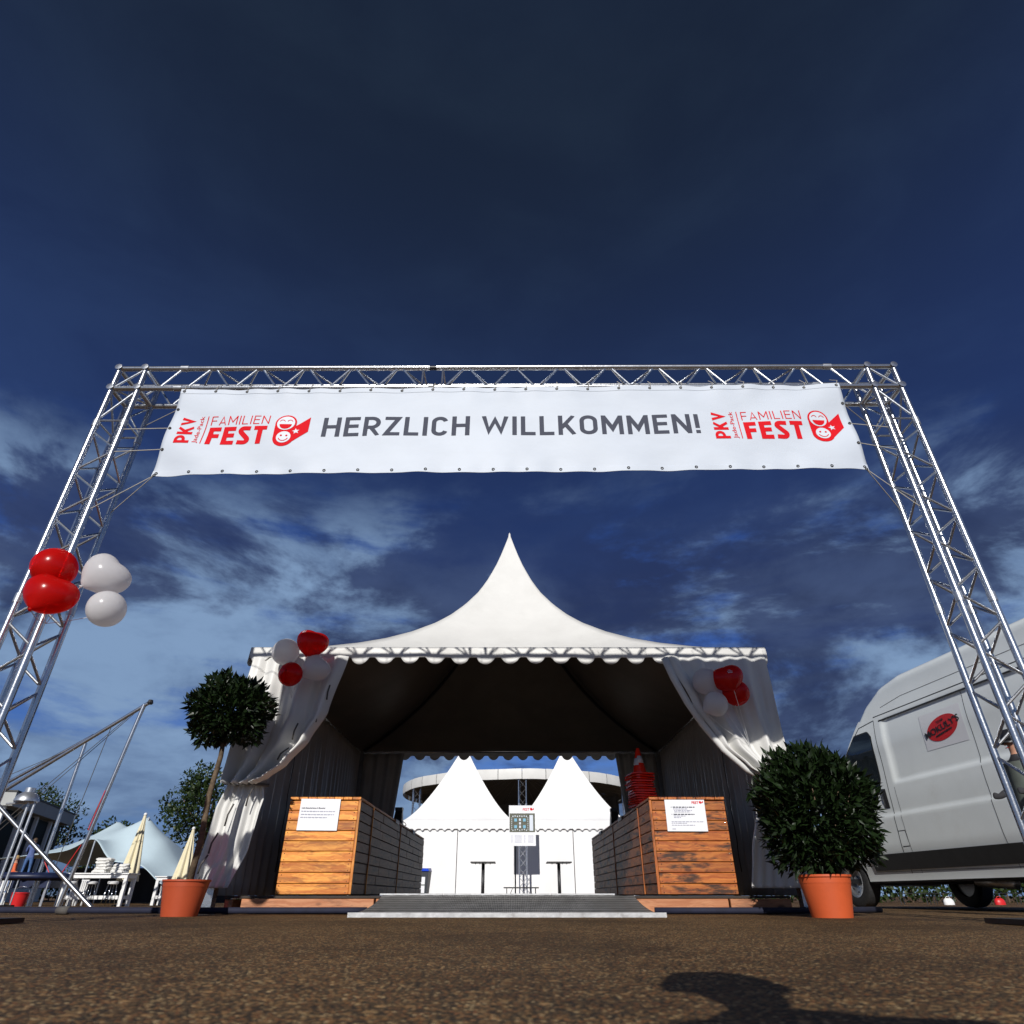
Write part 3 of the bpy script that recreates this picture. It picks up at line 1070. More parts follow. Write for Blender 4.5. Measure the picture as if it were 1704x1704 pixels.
# ------------------------------------------------------------------ wooden counters
def counter(name, label, x0, x1, inner, light, side):
    """plank clad counter: x0..x1 wide, running back through the tent; inner = x of the aisle face"""
    y0, y1 = 7.30, 12.90
    c = thing(name, ((x0 + x1) / 2, y0, FLOOR), label, 'counter')
    wd = x1 - x0
    HT = 0.885
    core = MB().box(-wd / 2 + 0.025, wd / 2 - 0.025, 0.025, y1 - y0 - 0.03, 0.005, HT - 0.03).build('frame', M['seam'], c)
    rows = 9
    rh = (HT - 0.03) / rows
    sg = 1 if inner > 0 else -1          # inner corner side in local x
    post = 0.026
    for r_ in range(rows):
        zc = 0.012 + rh * (r_ + 0.5) - 0.004
        o = link('front_plank', plank_mesh(wd - post - 0.004, rh - 0.005, 0.022, light), c, (-sg * post / 2, 0.010 + rnd.uniform(-0.002, 0.002), zc), (0, rnd.uniform(-0.002, 0.002), 0))
        for sx_ in (-1, 1):
            for dz in (-0.028, 0.028):
                link('nail', nail_me, c, (sx_ * (wd / 2 - 0.045) - sg * post / 2 + rnd.uniform(-0.004, 0.004), -0.0045, zc + dz), (R(90), 0, 0))
        # aisle face, boards of uneven length
        t = 0.0
        cuts = [0.0]
        while t < y1 - y0 - 0.9:
            t += rnd.choice((0.62, 0.70, 0.78)) if r_ % 3 else 0.70
            cuts.append(t)
        cuts.append(y1 - y0)
        for a, b in zip(cuts, cuts[1:]):
            L = round((b - a - 0.006) / 0.02) * 0.02 - 0.004
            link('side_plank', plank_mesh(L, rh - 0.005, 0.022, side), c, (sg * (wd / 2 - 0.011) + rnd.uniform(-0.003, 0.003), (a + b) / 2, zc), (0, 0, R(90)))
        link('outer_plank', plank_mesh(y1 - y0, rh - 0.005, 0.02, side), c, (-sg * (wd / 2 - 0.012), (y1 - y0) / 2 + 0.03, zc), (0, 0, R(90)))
        link('back_plank', plank_mesh(wd - 0.06, rh - 0.005, 0.02, side), c, (0, y1 - y0 - 0.012, zc))
    link('corner_strip', plank_mesh(HT - 0.03, post, 0.024, light, 0.002), c, (sg * (wd / 2 - post / 2), 0.007, 0.012 + (HT - 0.03) / 2), (0, R(90), 0))
    for yy in (0.70, 2.8):
        link('corner_strip', plank_mesh(HT - 0.03, 0.02, 0.012, light, 0.002), c, (sg * (wd / 2 + 0.004), yy, 0.012 + (HT - 0.03) / 2), (0, R(90), R(90)))
    nb = 8
    for i in range(nb):
        x = -wd / 2 + wd * (i + 0.5) / nb
        link('top_board', plank_mesh(y1 - y0 + 0.03, 0.026, wd / nb - 0.005, light, 0.003), c, (x, (y1 - y0) / 2 + rnd.uniform(-0.004, 0.004), HT - 0.001), (0, 0, R(90)))
    return c


nail_me = MB().lathe([(0.0045, 0), (0.0045, 0.002), (0.0, 0.003)], 8).mesh('nail', M['chrome'], True)
# plank_mesh(L, W, T): W is upright, T is depth; boards laid flat swap the two
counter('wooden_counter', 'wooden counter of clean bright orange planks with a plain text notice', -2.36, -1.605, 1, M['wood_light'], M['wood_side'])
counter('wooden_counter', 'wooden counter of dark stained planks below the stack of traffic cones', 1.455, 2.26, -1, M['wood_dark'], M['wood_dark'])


# notices
def bars(rows, m, h=0.006):
    k = MB()
    r2 = random.Random(3)
    for (x0, x1, z) in rows:
        x = x0
        while x < x1:
            w_ = min(r2.uniform(0.012, 0.040), x1 - x)
            k.add([(x, 0, z), (x + w_, 0, z), (x + w_, 0, z + h), (x, 0, z + h)], [(0, 1, 2, 3)])
            x += w_ + 0.006
    return k.mesh('print', m)


def fine_print(*a):
    o = link('fine_print', *a)
    o['kind'] = 'stuff'
    return o


def notice(loc, label, tilt):
    n_ = thing('paper_notice', loc, label, 'notice')
    n_.rotation_euler = (0, tilt, 0)
    MB().grid(lambda u, v: (-0.21 + 0.42 * u, 0.002 * math.sin(u * 5) * v, -0.15 + 0.30 * v), 12, 8).build('sheet', M['paper'], n_, True)
    return n_


pn = notice((-2.03, 7.280, 0.880), 'white paper notice with grey lines of text on the bright orange counter', 0.01)
link('print', fit_text('Liebe Besucherinnen & Besucher', -0.19, 0.06, 0.055, 0.070, M['grey_ink'], 0.01), pn, (0, -0.004, 0))
fine_print(bars([(-0.19, 0.17, 0.026), (-0.19, 0.16, -0.004), (-0.19, 0.09, -0.032)], M['pale_ink'], 0.009), pn, (0, -0.004, 0))
pn = notice((1.828, 7.280, 0.872), 'white paper notice with a red FEST logo on the dark stained counter', 0.004)
link('print', fit_text('FEST', 0.075, 0.150, 0.110, 0.135, M['red_ink'], 0.02), pn, (0, -0.004, 0))
link('print', flat(ring_quads(0.165, 0.126, 0.012, 14) + [[(0.160, 0.110), (0.172, 0.118), (0.196, 0.142), (0.196, 0.122)]], M['red_ink']), pn, (0, -0.004, 0))
fine_print(bars([(-0.15, -0.144, 0.075), (-0.13, 0.10, 0.075), (-0.15, -0.144, 0.006), (-0.13, 0.09, 0.006)], M['grey_ink'], 0.008), pn, (0, -0.004, 0))
fine_print(bars([(-0.13, 0.02, 0.060), (-0.12, 0.07, 0.045), (-0.12, 0.05, 0.031), (-0.13, 0.0, -0.008), (-0.13, -0.05, -0.023), (-0.16, 0.18, -0.062), (-0.16, 0.0, -0.076), (-0.16, 0.08, -0.095), (-0.16, -0.12, -0.130)], M['pale_ink'], 0.006), pn, (0, -0.004, 0))
CT = FLOOR + 0.885 + 0.013
for (x, y, lb) in ((-1.60, 9.7, 'white sheet lying over the edge of the bright orange counter, near the black terminal'), (-1.60, 11.4, 'white sheet lying over the edge of the bright orange counter, at its far end'),
                   (1.45, 9.3, 'white sheet lying over the edge of the dark stained counter, near the cones'), (1.45, 11.5, 'white sheet lying over the edge of the dark stained counter, at its far end')):
    sg = 1 if x > 0 else -1
    o = MB().grid(lambda u, v: (sg * (0.21 * u if u > 0.2 else 0.042) - sg * 0.05 - sg * 0.002 * (u < 0.2), -0.15 + 0.3 * v, 0.002 if u > 0.2 else 0.002 - 0.05 * (1 - u / 0.2)), 10, 6).build('paper_sheet', M['paper'], loc=(x, y, CT + 0.001))
    thick(o, 0.001)
    tag(o, lb, 'paper', 'sheets on the counters')
for (x, y, lb) in ((-1.70, 10.4, 'small black upright terminal on the bright orange counter'), (1.55, 10.5, 'small black upright terminal on the dark stained counter')):
    t = thing('card_terminal', (x, y, CT), lb, 'terminal', 'terminals on the counters')
    MB().add([(-0.07, -0.09, 0), (0.07, -0.09, 0), (0.07, 0.09, 0), (-0.07, 0.09, 0), (-0.05, -0.03, 0.19), (0.05, -0.03, 0.19), (0.05, 0.06, 0.19), (-0.05, 0.06, 0.19)],
             [(3, 2, 1, 0), (4, 5, 6, 7), (0, 1, 5, 4), (1, 2, 6, 5), (2, 3, 7, 6), (3, 0, 4, 7)]).build('body', M['black'], t)
    MB().box(-0.055, 0.055, -0.055, 0.065, 0.192, 0.235).build('head', M['black'], t)
    MB().tube([(0.05, 0.02, 0.06), (0.10, 0.03, 0.03), (0.11, 0.10, 0.006), (0.06, 0.2, 0.006)], 0.005, 6).build('cable', M['black'], t)

# traffic cones, one stack
cone_v = MB()
cone_v.lathe([(0.098, 0.012), (0.098, 0.030), (0.080, 0.034), (0.022, 0.310), (0.016, 0.316), (0.0, 0.316)], 28)
cone_body = cone_v.mesh('body', M['cone'], True, 35)
cb = MB()
for k in range(8):
    pass
cone_base = MB().add([(0.142 * a, 0.142 * b, z) if q else (0.11 * a * (1.29 if abs(a) > abs(b) else 1), 0.11 * b * (1.29 if abs(b) > abs(a) else 1), z) for z in (0.0, 0.012) for (a, b, q) in ((-1, -0.8, 1), (-0.8, -1, 1), (0.8, -1, 1), (1, -0.8, 1), (1, 0.8, 1), (0.8, 1, 1), (-0.8, 1, 1), (-1, 0.8, 1))],
                     [tuple(range(7, -1, -1)), tuple(range(8, 16))] + [(i, (i + 1) % 8, (i + 1) % 8 + 8, i + 8) for i in range(8)]).mesh('base_flange', M['cone'])
band = MB().lathe([(0.0595, 0.137), (0.0415, 0.222), (0.0405, 0.222)], 28).mesh('reflective_band', M['reflect'], True)
NC = 14
for i in range(NC):
    top = i == NC - 1
    lb = 'orange traffic cone with grey band, topmost of the stack on the dark counter' if top else ('orange traffic cone at the bottom of the stack on the dark counter' if i == 0 else 'orange traffic cone within the stack on the dark counter')
    t = thing('traffic_cone', (1.56 + rnd.uniform(-0.004, 0.004) + 0.012 * math.sin(i * 0.5), 8.2 + rnd.uniform(-0.004, 0.004), CT + 0.0272 * i), lb, 'traffic cone', 'stacked traffic cones', rz=rnd.uniform(-0.25, 0.25) + 0.3)
    link('base_flange', cone_base, t)
    link('body', cone_body, t)
    link('reflective_band', band, t)


# ------------------------------------------------------------------ plants
def leaf_rows(L, Wd):
    return np.array([(0, 0, 0), (L * 0.38, Wd * 0.5, L * 0.03), (L, 0, -L * 0.06), (L * 0.38, -Wd * 0.5, L * 0.03), (L * 0.45, 0, -L * 0.05)])


LEAF_F = [(0, 4, 1), (1, 4, 2), (2, 4, 3), (3, 4, 0)]


def leaf_frames(n, center, rad, seed, power=3.2, shell=0.55, spiky=0.5, lump=0.10):
    """positions and axes of leaves spread through a crown, denser towards its skin"""
    rs = np.random.RandomState(seed)
    dirs = rs.normal(size=(n, 3))
    if power > 2:
        nn = (np.abs(dirs) ** power).sum(1) ** (1 / power)
        dirs = dirs / nn[:, None]
    else:
        dirs /= np.linalg.norm(dirs, axis=1)[:, None]
    lum = 1 + lump * (np.sin(dirs[:, 0] * 5.1 + seed) * np.sin(dirs[:, 1] * 4.3 + 1) + np.sin(dirs[:, 2] * 6.3 + dirs[:, 0] * 3.7 + seed * 2) * 0.8)
    rr = (shell + (1 - shell) * rs.rand(n) ** 0.55) * lum
    pos = dirs * rr[:, None] * np.array(rad) + np.array(center)
    out = dirs / np.linalg.norm(dirs, axis=1)[:, None]
    ax = out * spiky + rs.normal(size=(n, 3)) * 0.55 + np.array([0, 0, 0.25])
    ax /= np.linalg.norm(ax, axis=1)[:, None]
    side = np.cross(ax, rs.normal(size=(n, 3)) * 0.6 + np.array([0, 0, 1.0]))
    side /= np.linalg.norm(side, axis=1)[:, None] + 1e-9
    nor = np.cross(ax, side)
    sc = 0.55 + 0.75 * rs.rand(n) ** 1.3
    return pos, ax, side, nor, sc, rr


def foliage(name, m, parent, fr, L, Wd, kind='stuff', idx=None):
    pos, ax, side, nor, sc, rr = fr
    if idx is not None:
        pos, ax, side, nor, sc = pos[idx], ax[idx], side[idx], nor[idx], sc[idx]
    base = leaf_rows(L, Wd)
    n = len(pos)
    vv = pos[:, None, :] + sc[:, None, None] * (base[None, :, 0:1] * ax[:, None, :] + base[None, :, 1:2] * side[:, None, :] + base[None, :, 2:3] * nor[:, None, :])
    vv = vv.reshape(-1, 3)
    f = (np.arange(n)[:, None, None] * 5 + np.array(LEAF_F)[None]).reshape(-1, 3)
    me = bpy.data.meshes.new(name)
    me.vertices.add(len(vv)); me.vertices.foreach_set('co', vv.ravel())
    me.loops.add(f.size); me.loops.foreach_set('vertex_index', f.ravel().astype(np.int32))
    me.polygons.add(len(f)); me.polygons.foreach_set('loop_start', np.arange(0, f.size, 3, dtype=np.int32))
    me.polygons.foreach_set('loop_total', np.full(len(f), 3, dtype=np.int32))
    me.update(calc_edges=True)
    me.validate()
    me.materials.append(m)
    o = link(name, me, parent)
    if kind:
        o['kind'] = kind
    return o


def single_leaves(parent, fr, idx, L, Wd, m):
    me = MB().add([tuple(r_) for r_ in leaf_rows(L, Wd)], LEAF_F).mesh('leaf', m)
    pos, ax, side, nor, sc, rr = fr
    for i in idx:
        mt = Matrix(((ax[i][0], side[i][0], nor[i][0]), (ax[i][1], side[i][1], nor[i][1]), (ax[i][2], side[i][2], nor[i][2])))
        o = link('leaf', me, parent, pos[i], mt.to_euler())
        o.scale = (sc[i],) * 3


def pot(parent, r, h, m):
    MB().lathe([(r * 0.76, 0.0), (r * 0.955, h * 0.80), (r * 0.965, h * 0.80), (r * 0.985, h * 0.93), (r * 1.0, h * 0.93), (r * 1.035, h * 0.95), (r * 1.035, h), (r * 0.96, h), (r * 0.90, h * 0.86)], 48).build('pot', m, parent, True, 35)
    MB().lathe([(r * 0.93, h * 0.87), (r * 0.5, h * 0.89), (0.0, h * 0.90)], 24).build('soil', M['soil'], parent, True)


# standard bay tree beside the left curtain
bt = thing('potted_bay_tree', (-2.86, 6.4, 0), 'potted bay tree with ball crown on a tall bare stem in a brown pot', 'potted tree')
pot(bt, 0.192, 0.272, M['terra_dark'])
MB().tube([(0.02, 0, 0.2), (0.035, 0.01, 0.6), (0.02, 0, 0.95), (0.045, 0.0, 1.30), (0.03, 0, 1.55)], 0.030, 9, True, 0.021).build('trunk', M['bark'], bt, True)
fr = leaf_frames(5200, (0.04, 0, 1.735), (0.385, 0.385, 0.315), 5, 2.3, 0.35, 0.75, 0.11)
vis = np.argsort(fr[0][:, 1] - 0.25 * fr[5])[:1600]
pick = list(np.random.RandomState(1).choice(vis, 300, replace=False))
rest = np.setdiff1d(np.arange(5200), pick)
foliage('crown', M['leaf'], bt, fr, 0.082, 0.034, 'stuff', rest)
single_leaves(bt, fr, pick, 0.082, 0.034, M['leaf'])
for a in range(9):
    an = a * 0.7
    MB().tube([(0.035, 0, 1.36 + 0.02 * a), (0.035 + 0.13 * math.cos(an), 0.13 * math.sin(an), 1.56 + 0.02 * a), (0.035 + 0.28 * math.cos(an), 0.28 * math.sin(an), 1.68 + 0.02 * a)], 0.010, 5, True, 0.004).build('branch', M['bark'], bt, True)
for i in range(14):
    an = rnd.uniform(0, 6.28); rr_ = rnd.uniform(0.03, 0.15)
    MB().tube([(rr_ * math.cos(an), rr_ * math.sin(an), 0.235), (rr_ * math.cos(an) * 1.1, rr_ * math.sin(an) * 1.1, 0.27 + rnd.uniform(0, 0.03))], 0.005, 4, True, 0.001).build('weed_stalk', M['leaf'], bt)

# round bay bush by the van
bb = thing('potted_bay_bush', (2.60, 6.05, 0), 'big round bay bush in an orange terracotta coloured pot, standing before the van', 'potted shrub')
pot(bb, 0.205, 0.300, M['terra'])
fr = leaf_frames(9500, (0.070, 0.03, 0.80), (0.458, 0.45, 0.455), 11, 2.9, 0.35, 0.8, 0.085)
vis = np.argsort(fr[0][:, 1] - 0.35 * fr[5])[:2600]
pick = list(np.random.RandomState(2).choice(vis, 300, replace=False))
rest = np.setdiff1d(np.arange(9500), pick)
foliage('crown', M['leaf'], bb, fr, 0.088, 0.036, 'stuff', rest)
single_leaves(bb, fr, pick, 0.088, 0.036, M['leaf'])
for a in range(11):
    an = a * 2.4
    MB().tube([(0.05 * math.cos(an), 0.05 * math.sin(an), 0.25), (0.09 + 0.14 * math.cos(an), 0.14 * math.sin(an), 0.55), (0.10 + 0.36 * math.cos(an), 0.36 * math.sin(an), 0.85 + 0.03 * (a % 4))], 0.012, 5, True, 0.004).build('branch', M['bark'], bb, True)


# ------------------------------------------------------------------ balloons
def balloon_mesh(heart, m):
    nu, nv = 32, 22
    k = MB()
    vv = []
    for j in range(nv + 1):
        th = PI * j / nv
        for i in range(nu):
            ph = 2 * PI * i / nu
            x, y, z = math.sin(th) * math.cos(ph), math.sin(th) * math.sin(ph), -math.cos(th)
            taper = 1 - 0.20 * max(0.0, -z) ** 1.5
            x, y = x * taper, y * taper
            if z < -0.9:
                z -= (-z - 0.9) * 1.2
            if heart:
                z = z * 0.88 + 0.42 * abs(x) ** 1.15 * (0.6 + 0.4 * z) - 0.06
                x *= 1.12; y *= 0.86
            vv.append((x, y, z))
    ff = [(j * nu + i, j * nu + (i + 1) % nu, (j + 1) * nu + (i + 1) % nu, (j + 1) * nu + i) for j in range(nv) for i in range(nu)]
    return k.add(vv, ff).mesh('skin', m, True)


BM = {(h, c): balloon_mesh(h, M['balloon_' + c]) for h in (0, 1) for c in ('red', 'white')}
KN = {c: MB().lathe([(0.03, 0.0), (0.05, -0.05), (0.09, -0.13), (0.0, -0.12)], 10).mesh('knot', M['balloon_' + c], True) for c in ('red', 'white')}


def balloon(loc, r, colr, heart, rot, label, group, tie, printed=None):
    t = thing('balloon', loc, label, 'balloon', group)
    t.rotation_euler = rot
    t.scale = (r, r, r)
    link('skin', BM[(heart, colr)], t)
    zb_ = -1.02 if not heart else -1.02
    link('knot', KN[colr], t, (0, 0, zb_ + 0.01))
    mt = Matrix.LocRotScale(Vector(loc), Euler(rot), Vector((r, r, r)))
    a = Vector((0, 0, zb_ - 0.08))
    b = mt.inverted() @ Vector(tie)
    MB().tube([a, (a + b) / 2 + Vector((0, 0, -0.15)), b], 0.016, 5).build('string', M['white'], t)
    if printed:
        k = MB()
        me = BM[(heart, colr)]
        lo_, hi_, co = mesh_bounds(me)
        from mathutils.bvhtree import BVHTree
        bv = BVHTree.FromPolygons([v.co for v in me.vertices], [p.vertices[:] for p in me.polygons])
        cx, cz, yaw = printed
        for (w_, z_, h_) in ((0.18, 0.14, 0.035), (0.34, 0.06, 0.035), (0.30, -0.06, 0.07)):
            nseg = 10
            row = []
            for q in range(nseg + 1):
                for zz in (z_, z_ + h_):
                    u = cx - w_ / 2 + w_ * q / nseg
                    org = Vector((u, 0, cz + zz)); dr = Vector((math.sin(yaw), -math.cos(yaw), 0))
                    hit = bv.ray_cast(org + dr * 3 - dr * 0, -dr)
                    row.append((hit[0] + dr * 0.012) if hit[0] else org + dr)
            for q in range(nseg):
                if q % 3 != 2:
                    o_ = q * 2
                    k.add([row[o_], row[o_ + 2], row[o_ + 3], row[o_ + 1]], [(0, 1, 2, 3)])
        k.build('print', M['white_ink'], t)
    return t


GG, GL, GR_ = 'balloons tied to the gate post', 'balloons on the curtain by the bay tree', 'balloons on the curtain by the bay bush'
tie = (-3.27, 4.16, 1.78)
balloon((-3.250, 4.0, 2.13), 0.146, 'red', 0, (R(30), R(24), R(20)), 'round red balloon on the gate post, above the other red one', GG, tie)
balloon((-3.150, 3.93, 1.895), 0.150, 'red', 1, (R(-28), R(16), R(18)), 'wide red balloon on the gate post, below the other red one', GG, tie)
balloon((-2.915, 4.06, 2.105), 0.150, 'white', 1, (R(-20), R(38), R(15)), 'big white balloon on the gate post, above the other white one', GG, tie)
balloon((-2.79, 4.02, 1.83), 0.125, 'white', 0, (R(25), R(75), R(0)), 'smaller white balloon low on the gate post, with a red shadow on it', GG, tie)
tie = (-2.42, 6.93, 2.0)
balloon((-2.53, 6.80, 2.475), 0.150, 'white', 0, (R(-20), R(-35), 0), 'round white balloon by the tent corner above the bay tree', GL, tie)
balloon((-2.235, 6.74, 2.555), 0.158, 'red', 1, (R(-18), R(12), R(12)), 'shiny red heart balloon with white print at the tent valance', GL, tie, (-0.45, 0.35, -0.45))
balloon((-2.385, 6.66, 2.185), 0.128, 'red', 0, (R(-88), 0, 0), 'round red balloon seen end on, below the white ones of the bay tree side', GL, tie)
balloon((-2.165, 6.78, 2.285), 0.150, 'white', 1, (R(-30), R(40), R(-25)), 'white balloon hanging under the red heart balloon at the valance', GL, tie)
tie = (2.52, 6.95, 1.50)
balloon((2.13, 6.82, 2.15), 0.150, 'white', 0, (R(-10), R(-20), 0), 'upper white balloon behind the red heart on the rolled curtain', GR_, tie)
balloon((2.325, 6.70, 2.145), 0.156, 'red', 1, (R(-30), R(-14), R(-15)), 'red heart balloon with white print on the rolled curtain', GR_, tie, (0.15, -0.25, 0.1))
balloon((2.16, 6.74, 1.885), 0.130, 'white', 0, (R(35), R(60), R(20)), 'lower white balloon on the rolled curtain', GR_, tie)
balloon((2.42, 6.80, 2.02), 0.142, 'red', 0, (R(-20), R(20), 0), 'red balloon half hidden behind the heart balloon of the rolled curtain', GR_, tie)

# ------------------------------------------------------------------ van
van = thing('panel_van', (5.94, 10.73, 0), 'tall dirty white high roof panel van parked behind the bay bush', 'van', rz=R(97.1))
TOP = [(-4.95, 2.80), (-4.7, 2.85), (-1.95, 2.86), (-1.55, 2.80), (-1.2, 2.63), (-0.9, 2.36), (-0.55, 2.03), (0.35, 1.32), (0.55, 1.19), (0.80, 1.06), (0.90, 0.92), (0.955, 0.72)]


def topz(x):
    for (xa, a), (xb, b) in zip(TOP, TOP[1:]):
        if xa <= x <= xb:
            return a + (b - a) * (x - xa) / (xb - xa)
    return TOP[0][1] if x < TOP[0][0] else TOP[-1][1]


def sm(a, b, x):
    t = min(1, max(0, (x - a) / (b - a)))
    return t * t * (3 - 2 * t)


def side_y(x, z):
    y = 0.955 + 0.065 * sm(0.30, 0.75, z) - 0.045 * sm(1.0, 1.9, z) - 0.11 * sm(1.9, 2.75, z)
    y -= 0.018 * sm(1.06, 1.10, z) * (1 - 0.35 * sm(1.10, 1.35, z))          # shoulder step
    inp = sm(-1.52, -1.56, x) * sm(1.44, 1.48, z) * (1 - sm(2.24, 2.28, z)) * sm(-4.75, -4.70, x)
    y -= 0.022 * inp                                                           # big recessed panel
    y *= 1 - 0.17 * sm(0.15, 0.96, x) ** 1.4
    return y


def van_pt(x, t):
    """t 0..1 left sill to roof centre"""
    tz = topz(x)
    rr = 0.20 if x < -1.0 else 0.12
    z0 = 0.32 if x < 0.6 else 0.28
    zs = tz - rr
    if t < 0.8:
        z = z0 + (zs - z0) * (t / 0.8)
        return (x, side_y(x, z), z)
    a = (t - 0.8) / 0.2
    ys_ = side_y(x, zs)
    an = a * PI / 2
    y = ys_ * (1 - a) if False else ys_ - (ys_) * (1 - math.cos(an)) if a > 0.5 else ys_ - ys_ * (1 - math.cos(an))
    return (x, ys_ * math.cos(an) ** 0.55 if a < 1 else 0.0, zs + rr * math.sin(an) ** 0.75)


stations = [-4.95] + [-4.9 + 0.05 * i for i in range(67)] + [-1.54 + 0.035 * i for i in range(72)]
stations = sorted(set(round(s_, 3) for s_ in stations if s_ <= 0.955)) + [0.955]
tvals = [i / 90 * 0.8 for i in range(91)] + [0.8 + 0.2 * i / 12 for i in range(1, 13)]
vvs, ffs = [], []
nt = len(tvals)
for s_ in stations:
    row = [van_pt(s_, t) for t in tvals]
    vvs += row + [(x, -y, z) for x, y, z in reversed(row[:-1])]
nr = 2 * nt - 1
ARCH = 0.385
for wx in (0.0, -4.03):
    pass
keep = []
for i in range(len(stations) - 1):
    for j in range(nr - 1):
        q = (i * nr + j, i * nr + j + 1, (i + 1) * nr + j + 1, (i + 1) * nr + j)
        cxm = sum(vvs[a][0] for a in q) / 4
        czm = sum(vvs[a][2] for a in q) / 4
        if any(math.hypot(cxm - wx, czm - 0.34) < ARCH for wx in (0.0, -4.03)) and czm < 1.0:
            continue
        keep.append(q)
vvs = [tuple(v) for v in vvs]
fixed = []
for (x, y, z) in vvs:
    for wx in (0.0, -4.03):
        dd = math.hypot(x - wx, z - 0.34)
        if ARCH * 0.82 < dd < ARCH and z < 1.0:
            x, z = wx + (x - wx) * ARCH / dd, 0.34 + (z - 0.34) * ARCH / dd
    fixed.append((x, y, z))
keep.append(tuple(range(nr)))
keep.append(tuple((len(stations) - 1) * nr + j for j in range(nr - 1, -1, -1)))
vb = MB().add(fixed, keep).build('body', M['van'], van, True, 35)
MB().box(-4.9, 0.85, -0.93, 0.93, 0.30, 0.36).build('floor_pan', M['seam'], van)
for wx in (0.0, -4.03):
    for sg in (-1, 1):
        MB().grid(lambda u, v: (wx + 0.40 * math.cos(PI * u), sg * (0.95 - 0.35 * v), 0.36 + 0.40 * math.sin(PI * u)), 16, 1).build('wheel_housing', M['seam'], van)


def patch(name, x0, x1, zl, zh, m, off=0.004, nx=24, nz=6, side=1, parent=None):
    def fn(u, v):
        x = x0 + (x1 - x0) * u
        z = zl(x) + (zh(x) - zl(x)) * v
        return (x, side * (side_y(x, z) + off), z)
    return MB().grid(fn, nx, nz).build(name, m, parent or van, True)


# door glass with rounded corners
def win_hi(x):
    t = (x + 1.24) / 1.10
    e = min(1.0, max(0.0, (1.24 + x) / 0.09))
    top_ = 2.17 if x < -0.86 else 2.17 - (x + 0.86) * 0.93
    return top_ - 0.09 * (1 - math.sqrt(max(0, 1 - (1 - e) ** 2)))


def win_lo(x):
    e = min(1.0, max(0.0, (1.24 + x) / 0.30))
    return 1.30 + 0.25 * (1 - math.sqrt(max(0, 1 - (1 - e) ** 2))) + 0.03 * sm(-0.4, 0.0, x)


for sd in (1, -1):
    patch('window_seal', -1.262, 0.0, lambda x: win_lo(min(x, -0.02)) - 0.018, lambda x: max(win_lo(x) - 0.01, win_hi(max(x, -1.24)) + 0.02), M['seam'], 0.003, 40, 6, sd)
    patch('door_window', -1.24, -0.62, win_lo, win_hi, M['glass'], 0.006, 40, 8, sd)
    patch('quarter_window', -0.56, -0.06, win_lo, lambda x: max(win_hi(x), win_lo(x) + 0.005), M['glass'], 0.006, 24, 8, sd)
line = lambda xa, xb, w_: None


def seam(pts, w_=0.006, side=1, off=0.002, m=None, name='panel_gap'):
    k = MB()
    for (xa, za), (xb, zb_) in zip(pts, pts[1:]):
        n = max(2, int(math.hypot(xb - xa, zb_ - za) / 0.05))
        L = math.hypot(xb - xa, zb_ - za)
        nx_, nz_ = -(zb_ - za) / L * w_ / 2, (xb - xa) / L * w_ / 2
        k.grid(lambda u, v: (xa + (xb - xa) * u + nx_ * (2 * v - 1), side * (side_y(xa + (xb - xa) * u, za + (zb_ - za) * u) + off), za + (zb_ - za) * u + nz_ * (2 * v - 1)), n, 1)
    return k.build(name, m or M['seam'], van, True)


for sd in (1, -1):
    seam([(-1.36, 2.30), (-1.37, 1.25), (-1.36, 0.85), (-1.33, 0.40)], 0.010, sd)
    seam([(-1.36, 2.30), (-1.0, 2.27), (-0.62, 1.98), (-0.30, 1.70), (-0.02, 1.44)], 0.012, sd)
    seam([(-1.36, 2.345), (-4.9, 2.345)], 0.012, sd)
    seam([(-1.47, 2.27), (-4.7, 2.27)], 0.020, sd, 0.004, M['trim'], 'slide_rail')
    seam([(-1.55, 2.44), (-2.0, 2.49), (-4.9, 2.49)], 0.006, sd)
    seam([(-1.50, 1.40), (-1.52, 0.40)], 0.005, sd)
    seam([(-3.05, 2.26), (-3.05, 0.40)], 0.006, sd)
    seam([(-1.36, 0.88), (-1.50, 0.88), (-1.515, 0.70), (-1.375, 0.70)], 0.007, sd)
    seam([(-0.60, 0.43), (-4.6, 0.40)], 0.005, sd)
    patch('rub_strip', -3.55, -0.62, lambda x: 0.44, lambda x: 0.63, M['trim'], 0.012, 30, 3, sd)
    h = MB().grid(lambda u, v: (-1.315 + 0.11 * u, sd * (side_y(-1.2, 1.27) + 0.006 + 0.016 * math.sin(PI * u) * math.sin(PI * v)), 1.16 + 0.24 * v + 0.012 * u), 8, 10).build('door_handle', M['black'], van, True)
    patch('front_bumper_trim', 0.40, 0.93, lambda x: 0.30, lambda x: 0.60, M['trim'], 0.010, 12, 3, sd)
MB().grid(lambda u, v: (-0.50 + 0.82 * v, -0.82 + 1.64 * u, topz(-0.50 + 0.82 * v) + 0.010 - 0.05 * abs(2 * u - 1) ** 3), 16, 16).build('windscreen', M['glass'], van, True)
